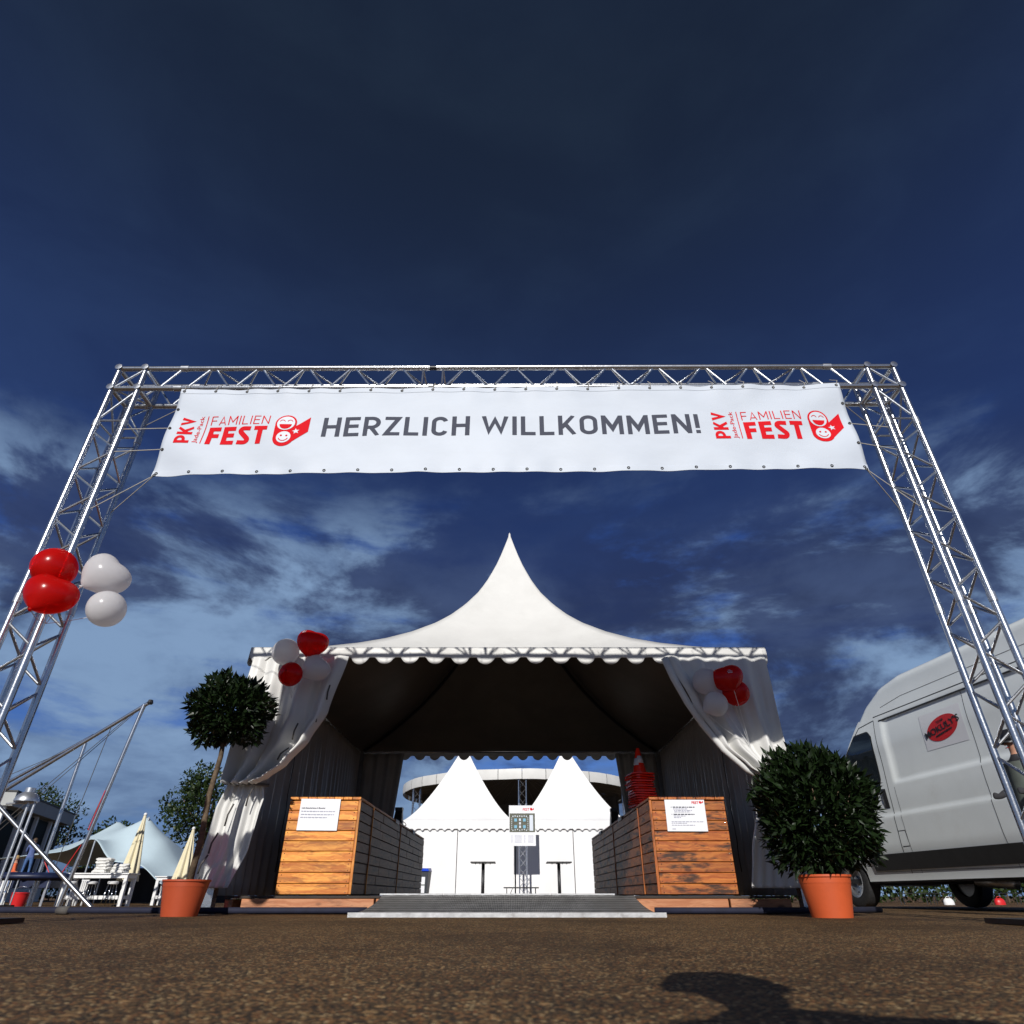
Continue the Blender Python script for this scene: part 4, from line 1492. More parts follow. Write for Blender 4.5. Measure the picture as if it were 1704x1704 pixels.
# wing mirror (hidden side included)
for sd in (1, -1):
    MB().tube([(0.02, sd * 0.96, 1.42), (0.02, sd * 1.12, 1.46)], 0.03, 8).build('mirror_arm', M['trim'], van, True)
tyre = MB().lathe([(0.205, -0.09), (0.30, -0.105), (0.335, -0.085), (0.342, 0), (0.335, 0.085), (0.30, 0.105), (0.205, 0.09), (0.205, -0.09)], 40).mesh('tyre', M['rubber'], True, 40)
rimm = MB().lathe([(0.0, 0.052), (0.05, 0.050), (0.065, 0.030), (0.13, 0.045), (0.165, 0.055), (0.185, 0.085), (0.212, 0.092), (0.214, 0.06), (0.20, -0.06), (0.0, -0.06)], 32).mesh('rim', M['rim'], True, 40)
for wx in (0.0, -4.03):
    for sg in (1, -1):
        w_ = MB().lathe([(0.03, -0.05), (0.03, 0.02), (0.0, 0.02)], 10).build('wheel', M['seam'], van, loc=(wx, sg * 0.87, 0.342))
        w_.rotation_euler = (R(-90) if sg > 0 else R(90), 0, R(0))
        link('tyre', tyre, w_)
        link('rim', rimm, w_)
        for q in range(8):
            an = q * PI / 4
            link('rim_hole', _plank.setdefault('hole', MB().lathe([(0.017, 0), (0.017, 0.002), (0.0, 0.002)], 10).mesh('rim_hole', M['seam'])), w_, (0.148 * math.cos(an), 0.148 * math.sin(an), 0.0505))
MB().tube([(-1.9, 0.55, 0.30), (-2.5, 0.60, 0.27)], 0.06, 12).build('exhaust', M['steel'], van, True)
# sticker
dc = (-2.62, 1.93)
dy = side_y(dc[0], dc[1]) + 0.003
st = MB().grid(lambda u, v: (dc[0] + 0.36 - 0.72 * u, side_y(dc[0] + 0.36 - 0.72 * u, dc[1] - 0.215 + 0.43 * v) + 0.003, dc[1] - 0.215 + 0.43 * v), 8, 8).build('sticker', M['paper'], van, True)


def sticker_map(me, ang, m):
    lo, hi, a = mesh_bounds(me)
    b = a.copy()
    c_, s_ = math.cos(ang), math.sin(ang)
    for i, (x, y, z) in enumerate(a):
        xr, zr = x * c_ - z * s_, x * s_ + z * c_
        px, pz = dc[0] + 0.0 - xr, dc[1] + zr
        b[i] = (px, side_y(px, pz) + 0.006 - y, pz)
    me.vertices.foreach_set('co', b.ravel())
    me.update()
    return me


ell = MB()
ep = [(0.280 * math.cos(2 * PI * i / 40), 0, 0.135 * math.sin(2 * PI * i / 40)) for i in range(40)]
ell.add([(0, 0, 0)] + ep, [(0, 1 + i, 1 + (i + 1) % 40) for i in range(40)])
link('oval', sticker_map(ell.mesh('oval', M['redcloth']), R(10), None), st)
for (body, x0, x1, z0, z1, bd) in (("MOKULY'S", -0.315, 0.315, -0.030, 0.050, 0.02), ('TEAM', -0.06, 0.065, 0.066, 0.098, 0.01)):
    me = fit_text(body, x0, x1, z0, z1, M['black'], bd)
    lo, hi, a = mesh_bounds(me)
    a[:, 1] = -0.004
    me.vertices.foreach_set('co', a.ravel())
    link('lettering', sticker_map(me, R(10), None), st)
me = bars([(-0.15, 0.15, -0.070)], M['black'], 0.022)
lo, hi, a = mesh_bounds(me)
a[:, 1] = -0.004
me.vertices.foreach_set('co', a.ravel())
link('lettering', sticker_map(me, R(10), None), st)

# ------------------------------------------------------------------ hose along the platform
hp = [(-9.5, 8.6, 0.035), (-7.5, 7.9, 0.035), (-5.6, 7.35, 0.035), (-4.2, 6.95, 0.035), (-2.8, 6.85, 0.035), (-1.5, 6.90, 0.035), (-1.35, 6.9, 0.035)]
for (pts, lb) in ((hp, 'thick dark blue hose on the paving beside the bay tree'), ([(1.32, 6.86, 0.035), (2.0, 6.84, 0.035), (2.75, 6.9, 0.035), (3.6, 7.25, 0.035)], 'thick dark blue hose on the paving behind the bay bush')):
    t = thing('hose', pts[0], lb, 'hose', 'hoses before the platform')
    off = Vector(pts[0])
    MB().tube([Vector(p) - off for p in pts], 0.027, 10).build('tube', M['hose'], t, True)
    if len(pts) > 5:
        q = Vector(pts[3]) - off
        MB().tube([q + Vector((-0.06, 0.02, 0)), q + Vector((0.06, -0.02, 0))], 0.034, 12).build('coupling', M['strap'], t, True)

# ------------------------------------------------------------------ pair of white tents behind
def small_tent(cx, label):
    hw_, e, a, yf = 2.0, 2.60, 5.55, 24.5
    zg = gz(0, yf)
    t = thing('pagoda_tent', (cx, yf + hw_, zg), label, 'tent', 'white tents behind the entrance')

    def rfn(side):
        ca, sa = math.cos(side * PI / 2), math.sin(side * PI / 2)

        def fn(u, v):
            q = 1 - v
            s_ = 2 * u - 1
            x, y = s_ * hw_ * q, -hw_ * q
            z = e + (a - e) * (1 - q) ** 1.38 if q < 1 else e
            return (x * ca - y * sa, x * sa + y * ca, z)
        return fn
    k = MB()
    for sd in range(4):
        k.grid(rfn(sd), 12, 24)
    k.build('roof', M['pvc_white'], t, True, 30)
    for sd in range(4):
        def vf(u, v):
            x = -hw_ + 2 * hw_ * u
            sc_ = max(0.0, math.sin(2 * PI * x / 0.26)) ** 0.8
            return (x, -hw_ - 0.03, e + 0.01 - (0.26 + 0.06 * sc_) * v)
        o = MB().grid(vf, 120, 2).build('valance', M['pvc_white'], t, True)
        o.rotation_euler = (0, 0, sd * PI / 2)
        for half in (-1, 1):
            w_ = MB().grid(lambda u, v: (half * (0.012 + (hw_ - 0.02) * u), -hw_ + 0.05 + 0.010 * math.sin(u * 9 + v * 2), 0.02 + (e - 0.05) * v), 20, 4).build('wall_panel', M['pvc_white'], t, True)
            w_.rotation_euler = (0, 0, sd * PI / 2)
        lg = MB().box(-0.04, 0.04, -0.04, 0.04, 0, e).build('leg', M['alu'], t)
        an = sd * PI / 2
        lg.location = ((-hw_ + 0.1) * (math.cos(an) - math.sin(an)), (-hw_ + 0.1) * (math.sin(an) + math.cos(an)), 0)
    return t


small_tent(-1.90, 'closed white pagoda tent seen through the entrance, on the blue lidded bin side')
small_tent(2.13, 'closed white pagoda tent seen through the entrance, on the traffic cone side')


# ------------------------------------------------------------------ lattice towers
def lattice(root, x, y, z0, z1, s_, r, br, m, pitch, tri=False):
    cs = [(-s_ / 2, -s_ / 2), (s_ / 2, -s_ / 2), (s_ / 2, s_ / 2), (-s_ / 2, s_ / 2)]
    for (a, b) in cs:
        tube_part('chord', (x + a, y + b, z0), (x + a, y + b, z1), r, m, root, 8)
    for k in range(4):
        p, q = cs[k], cs[(k + 1) % 4]
        n = int((z1 - z0) / pitch)
        for i in range(n):
            za, zb_ = z0 + (z1 - z0) * i / n, z0 + (z1 - z0) * (i + 1) / n
            a, b = (p, q) if (i + k) % 2 else (q, p)
            tube_part('brace', (x + a[0], y + a[1], za), (x + b[0], y + b[1], zb_), br, m, root, 6)


sg_ = thing('truss_stand', (0.36, 23.25, gz(0, 23.2)), 'slim aluminium truss stand holding up the site map board', 'stand')
lattice(sg_, 0, 0, 0.02, 3.0, 0.24, 0.02, 0.009, M['alu'], 0.27)
MB().box(-0.35, 0.35, -0.35, 0.35, 0.0, 0.016).build('base_plate', M['plate'], sg_)
mp = thing('site_map_board', (0.34, 23.09, 2.14), 'white board with an aerial site map and red FEST logo on the truss stand', 'board')
MB().box(-0.44, 0.44, 0.0, 0.012, -0.60, 0.60).build('panel', M['paper'], mp)
MB().box(-0.42, 0.42, -0.004, -0.001, -0.20, 0.36).build('map', M['map_base'], mp)
link('print', fit_text('FEST', 0.02, 0.24, 0.44, 0.52, M['red_ink'], 0.02), mp, (0, -0.003, 0))
link('print', flat(ring_quads(0.30, 0.49, 0.042, 16) + [[(0.29, 0.44), (0.33, 0.46), (0.40, 0.54), (0.39, 0.47)]], M['red_ink']), mp, (0, -0.003, 0))
sq = []
for (cx, cz, w_, h_) in ((-0.22, 0.16, 0.09, 0.09), (0.07, 0.16, 0.09, 0.09), (-0.22, -0.04, 0.09, 0.09), (0.07, -0.04, 0.09, 0.09)):
    sq.append([(cx - w_ / 2, cz - h_ / 2), (cx + w_ / 2, cz - h_ / 2), (cx + w_ / 2, cz + h_ / 2), (cx - w_ / 2, cz + h_ / 2)])
for p_ in sq:
    link('print', flat([p_], M['map_blue']), mp, (0, -0.007, 0))
sq = [[(0.24, -0.16), (0.36, -0.16), (0.36, 0.31), (0.24, 0.31)]]
for i in range(7):
    for (cx, cz, w_) in ((-0.31 + 0.075 * i, 0.27 + 0.01 * (i % 2), 0.035), (-0.31 + 0.075 * i, -0.145 + 0.012 * (i % 3), 0.03), (-0.35, -0.11 + 0.055 * i, 0.022), (0.185, -0.11 + 0.055 * i, 0.022)):
        sq.append([(cx - w_ / 2, cz - w_ / 2), (cx + w_ / 2, cz - w_ / 2), (cx + w_ / 2, cz + w_ / 2), (cx - w_ / 2, cz + w_ / 2)])
for cz in (0.17, 0.06, -0.04):
    sq.append([(-0.105, cz - 0.035), (-0.045, cz - 0.035), (-0.045, cz + 0.035), (-0.105, cz + 0.035)])
link('print', flat(sq, M['white_ink']), mp, (0, -0.0055, 0))
fine_print(bars([(x0, x1, -0.30 - 0.035 * i) for i in range(7) for (x0, x1) in ((-0.36, -0.32), (-0.25, -0.02), (0.05, 0.10), (0.19, 0.36))], M['pale_ink'], 0.014), mp, (0, -0.003, 0))


# high tables and bench before the tents
def bistro(x, lb):
    zg = gz(0, 20)
    t = thing('high_table', (x, 20, zg), lb, 'table', 'high tables behind the entrance')
    MB().box(-0.34, 0.34, -0.34, 0.34, 1.055, 1.085).build('table_top', M['black'], t)
    MB().lathe([(0.045, 0.02), (0.045, 1.05)], 12).build('post', M['black'], t, True)
    MB().lathe([(0.26, 0.0), (0.26, 0.015), (0.05, 0.035)], 20).build('foot', M['black'], t, True)
    for xx in (-0.2, -0.08, 0.08, 0.2):
        MB().box(xx - 0.012, xx + 0.012, -0.3, -0.25, 1.02, 1.053).build('clamp', M['black'], t)


bistro(-0.80, 'black square high table before the white tents, on the blue lidded bin side')
bistro(1.30, 'black square high table before the white tents, on the traffic cone side')
bn_ = thing('bench', (0.255, 20.4, gz(0, 20)), 'low black folding bench standing between the two high tables', 'bench')
MB().box(-0.49, 0.49, -0.13, 0.13, 0.46, 0.49).build('seat', M['black'], bn_)
for sg in (-1, 1):
    for yy in (-0.1, 0.1):
        MB().tube([(sg * 0.40, yy, 0.46), (sg * 0.40, yy, 0.0)], 0.013, 6).build('leg', M['black'], bn_)
    MB().tube([(sg * 0.24, 0, 0.46), (sg * 0.40, 0, 0.12)], 0.010, 6).build('brace', M['black'], bn_)
    MB().tube([(sg * 0.40, -0.1, 0.12), (sg * 0.40, 0.1, 0.12)], 0.010, 6).build('stretcher', M['black'], bn_)

bi = thing('wheeled_bin', (-2.35, 18.2, gz(0, 18)), 'dark wheeled bin with bright blue lid, beyond the bright orange counter', 'bin')
MB().add([(-0.24, -0.28, 0.05), (0.24, -0.28, 0.05), (0.24, 0.22, 0.05), (-0.24, 0.22, 0.05), (-0.29, -0.34, 0.76), (0.29, -0.34, 0.76), (0.29, 0.32, 0.76), (-0.29, 0.32, 0.76)],
         [(3, 2, 1, 0), (4, 5, 6, 7), (0, 1, 5, 4), (1, 2, 6, 5), (2, 3, 7, 6), (3, 0, 4, 7)]).build('body', M['bin'], bi)
MB().add([(-0.30, -0.37, 0.765), (0.30, -0.37, 0.765), (0.30, 0.34, 0.765), (-0.30, 0.34, 0.765), (-0.27, -0.33, 0.82), (0.27, -0.33, 0.82), (0.27, 0.32, 0.85), (-0.27, 0.32, 0.85)],
         [(3, 2, 1, 0), (4, 5, 6, 7), (0, 1, 5, 4), (1, 2, 6, 5), (2, 3, 7, 6), (3, 0, 4, 7)]).build('lid', M['blue_lid'], bi)
MB().box(-0.20, 0.21, -0.340, -0.334, 0.30, 0.64).build('label_sheet', M['paper'], bi)
MB().box(-0.20, 0.21, -0.346, -0.342, 0.46, 0.48).build('green_stripe', M['leaf_tree'], bi)
for sg in (-1, 1):
    w_ = MB().lathe([(0.05, -0.025), (0.10, -0.025), (0.10, 0.025), (0.05, 0.025)], 16).build('wheel', M['rubber'], bi, loc=(sg * 0.22, 0.27, 0.10))
    w_.rotation_euler = (0, R(90), 0)

# round stage canopy
sg2 = thing('stage_canopy', (0.55, 43.4, gz(0, 43)), 'big round white stage canopy with grey ceiling on truss columns, behind the tents', 'stage canopy')
RC, ZC = 7.4, 6.2
NS = 36
for i in range(NS):
    a0, a1 = 2 * PI * i / NS, 2 * PI * (i + 1) / NS - 0.004
    MB().grid(lambda u, v: ((RC + 0.03 * math.sin(v * 3)) * math.cos(a0 + (a1 - a0) * u), (RC + 0.03 * math.sin(v * 3)) * math.sin(a0 + (a1 - a0) * u), ZC - 0.52 + 0.52 * v + 0.012 * math.sin(i * 2.1 + u * 3)), 3, 2).build('fascia_panel', M['pvc'], sg2, True)
    MB().add([(RC * math.cos(a0), RC * math.sin(a0), ZC - 0.02), (RC * math.cos(a1), RC * math.sin(a1), ZC - 0.02), (0.3 * math.cos(a1), 0.3 * math.sin(a1), ZC + 1.1), (0.3 * math.cos(a0), 0.3 * math.sin(a0), ZC + 1.1)], [(0, 1, 2, 3)]).build('roof_panel', M['pvc'], sg2)
    MB().add([(RC * math.cos(a0) * .99, RC * math.sin(a0) * .99, ZC - 0.30), (RC * math.cos(a1) * .99, RC * math.sin(a1) * .99, ZC - 0.30), (0.3 * math.cos(a1), 0.3 * math.sin(a1), ZC + 0.9), (0.3 * math.cos(a0), 0.3 * math.sin(a0), ZC + 0.9)], [(0, 1, 2, 3)]).build('ceiling_panel', M['canopy_in'], sg2)
MB().grid(lambda u, v: ((RC - 0.9) * math.cos(PI * (0.06 + 0.88 * u)), (RC - 0.9) * math.sin(PI * (0.06 + 0.88 * u)) + 0.12 * math.sin(u * 90), 0.05 + (ZC - 0.1) * v), 160, 2).build('back_drape', M['canopy_in'], sg2, True)
for an in (-90, -150, -30, 90, 150, 30):
    r_ = RC - 0.35
    x, y = r_ * math.cos(R(an)), r_ * math.sin(R(an))
    for (a, b) in ((-0.2, -0.2), (0.2, -0.2), (0.2, 0.2), (-0.2, 0.2)):
        tube_part('chord', (x + a, y + b, 0.0), (x + a, y + b, ZC - 0.35), 0.03, M['alu'], sg2, 8)
    n = 12
    for i in range(n):
        za, zb_ = 0.3 + i * 0.45, 0.75 + i * 0.45
        for k, (p, q) in enumerate((((-0.2, -0.2), (0.2, -0.2)), ((0.2, -0.2), (0.2, 0.2)), ((0.2, 0.2), (-0.2, 0.2)), ((-0.2, 0.2), (-0.2, -0.2)))):
            if i % 2:
                p, q = q, p
            tube_part('brace', (x + p[0], y + p[1], za), (x + q[0], y + q[1], zb_), 0.014, M['alu'], sg2, 5)

# ------------------------------------------------------------------ leisure area beyond the bay tree
def polys(name, p, q, r, m, parent, off):
    tube_part(name, Vector(p) - off, Vector(q) - off, r, m, parent, 10)


tr_o = Vector((-14.0, 22.0, gz(0, 22)))
bt2 = thing('bungee_trampoline', tr_o, 'bungee trampoline of long silver poles over a navy pad', 'trampoline')
for (p, q, r) in (((-12.74, 22, 5.79), (-13.50, 22.0, -0.1), 0.062), ((-12.62, 22, 5.87), (-19.5, 22.2, -0.1), 0.062), ((-13.12, 24.4, 4.95 + 0.5), (-15.75, 24.4, -0.1), 0.06),
                  ((-15.55, 24.5, 5.34), (-20.5, 24.6, 1.6), 0.055), ((-17.6, 22.1, 3.45), (-12.5, 21.9, -0.14), 0.065)):
    pass
frame = [((-12.74, 22, 5.80), (-13.48, 22.0, -0.15), 0.060), ((-12.60, 22, 5.86), (-20.3, 22.4, 0.5), 0.062), ((-15.62, 24, 4.94), (-15.70, 24.0, -0.15), 0.058),
         ((-15.55, 24.2, 5.24), (-22.0, 24.4, 1.2), 0.055), ((-18.6, 22.2, 4.05), (-12.4, 21.9, -0.17), 0.065)]
for p, q, r in frame:
    polys('pole', p, q, r, M['alu'], bt2, tr_o)
for p, q in (((-12.66, 22, 5.8), (-13.35, 22.0, 2.0)), ((-12.9, 22, 5.6), (-17.5, 23, 1.2)), ((-13.62, 22, 5.2), (-14.6, 23, 0.8)), ((-15.7, 24, 4.9), (-19.5, 23.6, 2.9)), ((-13.0, 22, 5.55), (-16.6, 22.6, 2.1))):
    polys('rope', p, q, 0.011, M['strap'], bt2, tr_o)
for p, q in (((-13.10, 21.9, 3.05), (-13.25, 21.9, 1.9)), ((-13.32, 21.9, 1.5), (-13.7, 22.0, 0.75)), ((-15.0, 22.8, 1.25), (-14.5, 22.8, 0.65))):
    polys('harness_strap', p, q, 0.013, M['redcloth'], bt2, tr_o)
MB().lathe([(0.07, -0.05), (0.10, 0), (0.07, 0.10), (0, 0.10)], 10).build('pulley', M['black'], bt2, loc=Vector((-12.55, 22, 5.86)) - tr_o)
pad = MB()
for (cx, cy) in ((-17.5, 22.9), (-15.2, 22.9)):
    k = MB()
    k.grid(lambda u, v: (cx + (0.75 + 0.45 * v) * math.cos(2 * PI * u), cy + (0.75 + 0.45 * v) * 0.8 * math.sin(2 * PI * u), 0.62 + 0.10 * math.sin(PI * v)), 40, 5)
    o = k.build('pad', M['navy'], bt2, True)
    o.location = -tr_o
    thick(o, 0.12)
    o = MB().lathe([(0.9, 0.60), (0.0, 0.58)], 30, (cx, cy, 0)).build('jumping_bed', M['black'], bt2)
    o.location = -tr_o
    o.scale = (1, 1, 1)
    for q in range(8):
        an = q * PI / 4 + 0.2
        x, y = cx + 1.1 * math.cos(an), cy + 0.85 * math.sin(an)
        polys('leg', (x, y, gz(0, 22)), (x, y, 0.60), 0.022, M['steel'], bt2, tr_o)

ex = thing('exhaust_stand', (-12.75, 18.0, gz(0, 18)), 'round steel hood on two thin steel poles, before the bungee poles', 'hood')
MB().lathe([(0.29, 0.0), (0.29, 0.03), (0.26, 0.12), (0.15, 0.22), (0.12, 0.22), (0.12, 0.33), (0.0, 0.33)], 24, (0, 0, 2.35)).build('hood', M['steel'], ex, True, 35)
for (x, x2) in ((0.08, 0.06), (0.24, 0.22)):
    tube_part('pole', (x2, 0.0, 0.0), (x, 0, 2.35), 0.032, M['steel'], ex)
MB().tube([(-0.5, 0, 2.30), (0.3, 0, 2.33)], 0.025, 8).build('arm', M['steel'], ex)
MB().box(-0.35, 0.45, -0.3, 0.3, 0.0, 0.05).build('foot', M['plate'], ex)

# tent house with dark front
bdo = Vector((-34.0, 48.0, gz(0, 40)))
bd = thing('hall', bdo, 'flat roofed hall with white roof band and dark glazed front', 'building', rz=0)
A, B = Vector((-30.6, 41.6, 0)) - bdo, Vector((-34.6, 54.0, 0)) - bdo
A.z = B.z = 0
dirv = (B - A).normalized()
nrm = Vector((-dirv.y, dirv.x, 0))
if nrm.x > 0:
    nrm = -nrm
Lb = (B - A).length


def wallbox(name, a, b, d0, d1, z0, z1, m):
    p = [A + dirv * a + nrm * d0, A + dirv * b + nrm * d0, A + dirv * b + nrm * d1, A + dirv * a + nrm * d1]
    vv = [(q.x, q.y, z0) for q in p] + [(q.x, q.y, z1) for q in p]
    return MB().add(vv, [(3, 2, 1, 0), (4, 5, 6, 7), (0, 1, 5, 4), (1, 2, 6, 5), (2, 3, 7, 6), (3, 0, 4, 7)]).build(name, m, bd)


wallbox('wall', 0, Lb, 0.3, 12, 0, 5.0, M['wall'])
wallbox('roof_band', -0.3, Lb + 0.3, -0.4, 12.3, 5.0, 5.75, M['wall'])
wallbox('roof_edge', -0.35, Lb + 0.35, -0.45, 12.4, 5.752, 5.85, M['trim'])
for i in range(4):
    a = Lb * i / 4 + 0.25
    wallbox('glazing', a, a + Lb / 4 - 0.5, 0.15, 0.29, 1.1, 4.9, M['dark_pane'])
    wallbox('pillar', a - 0.32, a - 0.05, 0.0, 0.28, 0, 4.99, M['white'])
wallbox('plinth', 0, Lb, 0.1, 0.28, 0, 0.9, M['white'])

# stretch tent with two peaks
sto = Vector((-22.0, 39.0, gz(0, 39)))
stt = thing('stretch_tent', sto, 'pale blue stretch tent with two soft peaks', 'tent')


def stz(x, y):
    z = 1.55
    for (px_, py_, h_, w_) in ((-22.4, 39.5, 1.95, 2.6), (-19.6, 37.5, 1.95, 2.4)):
        r_ = math.hypot(x - px_, (y - py_))
        z += h_ * math.exp(-(r_ / w_) ** 1.05)
    z -= 0.65 * sm(-18.2, -16.4, x) * (1 - 0.7 * sm(38, 41, y))
    z -= 0.55 * sm(-20.8, -19.4, x) * (1 - sm(34.8, 37.2, y))
    z += 0.45 * math.exp(-((x + 20.9) / 0.7) ** 2) * (1 - sm(34.5, 36.0, y))
    return z


o = MB().grid(lambda u, v: (-26.2 + 10.2 * u + 0.5 * math.sin(v * PI) * (1 - 2 * u), 34.6 + 8.4 * v - 0.5 * math.sin(u * PI) * (1 - 2 * v) * -1, stz(-26.2 + 10.2 * u, 34.6 + 8.4 * v)), 60, 50).build('membrane', M['stretch'], stt, True)
o.location = -sto
o.location.z = 0
thick(o, 0.01)
for (x, y) in ((-22.4, 39.5), (-19.6, 37.5), (-26.0, 34.8), (-20.6, 34.9), (-16.3, 34.9), (-26.0, 42.8), (-16.3, 42.8)):
    tube_part('pole', Vector((x, y, 0)) - Vector((sto.x, sto.y, 0)), Vector((x, y, stz(x, y) - 0.02)) - Vector((sto.x, sto.y, 0)), 0.04, M['steel'], stt)
o = MB().grid(lambda u, v: (-26 + 9.6 * u, 43.0 + 0.06 * math.sin(u * 60), 0.02 + 1.75 * v), 80, 2).build('back_wall', M['dark_cloth'], stt, True)
o.location = (-sto.x, -sto.y, 0)


# closed parasols
def parasol(x, y, h, lb):
    zg = gz(x, y)
    t = thing('closed_parasol', (x, y, zg), lb, 'parasol', 'closed cream parasols')
    k = MB()

    def fn(u, v):
        an = 2 * PI * u
        r_ = (0.05 + 0.30 * v ** 1.1) * (1 + 0.22 * math.cos(an * 8) * min(1, v * 3))
        return (r_ * math.cos(an), r_ * math.sin(an), h - (h - 0.85) * v)
    k.grid(fn, 96, 14).build('canopy', M['cream'], t, True)
    MB().lathe([(0.055, -0.02), (0.075, 0.02), (0.05, 0.07), (0, 0.09)], 14, (0, 0, h - 0.02)).build('cap', M['white'], t, True)
    MB().tube([(0, 0, 0.0), (0, 0, h)], 0.025, 8).build('pole', M['white'], t)
    MB().lathe([(0.32, 0.0), (0.32, 0.05), (0.05, 0.08)], 20).build('foot', M['plate'], t, True)


parasol(-15.45, 29.2, 3.28, 'taller closed cream parasol rising behind the linen stacks on the bar table')
parasol(-13.55, 29.8, 2.80, 'closed cream parasol right behind the bare stem of the bay tree')


def bar_table(x, y, L, lb):
    zg = gz(x, y)
    t = thing('bar_table', (x, y, zg), lb, 'table', 'white wooden bar tables')
    MB().box(-L / 2, L / 2, -0.42, 0.42, 1.06, 1.10).build('table_top', M['white'], t)
    MB().box(-L / 2 + 0.06, L / 2 - 0.06, -0.36, 0.36, 0.93, 1.058).build('apron', M['white'], t)
    for sx_ in (-1, 1):
        for sy in (-1, 1):
            MB().box(sx_ * (L / 2 - 0.12) - 0.06, sx_ * (L / 2 - 0.12) + 0.06, sy * 0.29 - 0.06, sy * 0.29 + 0.06, 0, 0.928).build('leg', M['white'], t)
    for sy in (-1, 1):
        MB().box(-L / 2 + 0.19, L / 2 - 0.19, sy * 0.29 - 0.025, sy * 0.29 + 0.025, 0.24, 0.36).build('foot_rail', M['white'], t)
    return t


bar_table(-15.85, 28.0, 2.5, 'white wooden bar table carrying two stacks of folded linen')
bar_table(-14.5, 32.5, 2.6, 'white wooden bar table behind, under the closed parasol')
stool_seat = MB().lathe([(0.0, 0.72), (0.15, 0.72), (0.18, 0.735), (0.19, 0.79), (0.16, 0.82), (0.0, 0.825)], 20).mesh('seat', M['white'], True, 40)
stool_leg = MB().tube([(0.10, 0.10, 0.72), (0.17, 0.17, 0.0)], 0.012, 6).mesh('leg', M['chrome'], True)
stool_ring = MB().tube([(0.19 * math.cos(i * PI / 8), 0.19 * math.sin(i * PI / 8), 0.26) for i in range(17)], 0.009, 6).mesh('foot_ring', M['chrome'], True)
for (x, y, lb) in ((-16.55, 27.35, 'white round bar stool at the end of the linen table by the bungee pole'), (-15.75, 27.3, 'white round bar stool at the middle of the linen table'), (-14.98, 27.35, 'white round bar stool under the linen table end next to the bay tree pot'),
                   (-15.1, 31.8, 'white round bar stool at the rear bar table, under the parasol'), (-14.1, 31.8, 'white round bar stool at the rear bar table, near the bay tree pot')):
    t = thing('bar_stool', (x, y, gz(x, y)), lb, 'stool', 'white bar stools')
    link('seat', stool_seat, t)
    for q in range(4):
        link('leg', stool_leg, t, None, (0, 0, q * PI / 2))
    link('foot_ring', stool_ring, t)


def linen_mesh(seed):
    k = MB()

    def fn(u, v):
        an = 2 * PI * u
        c_, s_ = math.cos(an), math.sin(an)
        sx_ = 0.27 * abs(c_) ** 0.35 * (1 if c_ > 0 else -1)
        sy_ = 0.20 * abs(s_) ** 0.35 * (1 if s_ > 0 else -1)
        p = v
        rr_ = math.sin(PI * p) ** 0.35 if 0 < p < 1 else 0
        wob = 1 + 0.09 * math.sin(an * 2 + seed * 1.7) + 0.05 * math.sin(an * 5 + seed) + 0.05 * math.sin(an * 11 + seed * 2 + v * 9)
        return (sx_ * rr_ * wob, sy_ * rr_ * wob, 0.055 - 0.055 * math.cos(PI * p) + 0.022 * math.sin(an * 3 + seed) * math.sin(PI * p) + 0.012 * math.sin(an * 7 + v * 12 + seed))
    k.grid(fn, 40, 10)
    return k.mesh('folded_linen', M['linen'], True)


for si, (x, n) in enumerate(((-15.86, 5), (-15.15, 3))):
    for i in range(n):
        side_ = 'tall' if si == 0 else 'short'
        if i == n - 1:
            lb = f'folded white linen, topmost of the {side_} stack on the bar table'
        elif i == 0:
            lb = f'folded white linen, bottom of the {side_} stack on the bar table'
        else:
            lb = f'folded white linen inside the {side_} stack on the bar table'
        o = link('folded_linen', linen_mesh(si * 7 + i), None, (x + rnd.uniform(-0.03, 0.03), 27.95, gz(0, 28) + 1.10 + 0.100 * i), (0, rnd.uniform(-0.03, 0.03), rnd.uniform(-0.15, 0.15)))
        tag(o, lb, 'linen', 'folded linen on the bar table')

for (x, y, s_, lb) in ((-17.4, 26.0, 1.0, 'red plastic tub beneath the bungee pad'), (-20.3, 27.0, 0.8, 'small red plastic tub by the steel hood stand')):
    t = thing('tub', (x, y, gz(x, y)), lb, 'tub', 'red tubs')
    MB().lathe([(0.22 * s_, 0.0), (0.28 * s_, 0.42 * s_), (0.30 * s_, 0.42 * s_), (0.30 * s_, 0.46 * s_), (0.26 * s_, 0.46 * s_), (0.21 * s_, 0.05)], 24).build('bucket', M['redcloth'], t, True, 40)
    MB().tube([(0.29 * s_ * math.cos(i * PI / 8), 0, 0.44 * s_ + 0.2 * s_ * math.sin(i * PI / 8)) for i in range(9)], 0.008, 5).build('handle', M['steel'], t)
for i, (x, y) in enumerate(((-19.2, 27.5), (-17.9, 30.2), (-20.9, 29.0))):
    t = thing('side_chair', (x, y, gz(x, y)), ('white slatted chair beside the red tub', 'white slatted chair behind the bungee pad', 'white slatted chair near the person in orange')[i], 'chair', 'white chairs', rz=rnd.uniform(-0.6, 0.6))
    MB().box(-0.22, 0.22, -0.22, 0.22, 0.43, 0.46).build('seat', M['white'], t)
    for q in range(4):
        MB().box(-0.20 + 0.11 * q, -0.13 + 0.11 * q, 0.20, 0.225, 0.50, 0.88).build('back_slat', M['white'], t)
    MB().box(-0.22, 0.22, 0.196, 0.23, 0.882, 0.93).build('top_rail', M['white'], t)
    for sx_ in (-1, 1):
        for sy in (-1, 1):
            MB().box(sx_ * 0.19 - 0.02, sx_ * 0.19 + 0.02, sy * 0.19 - 0.02, sy * 0.19 + 0.02, 0, 0.428 if sy < 0 else 0.50).build('leg', M['white'], t)


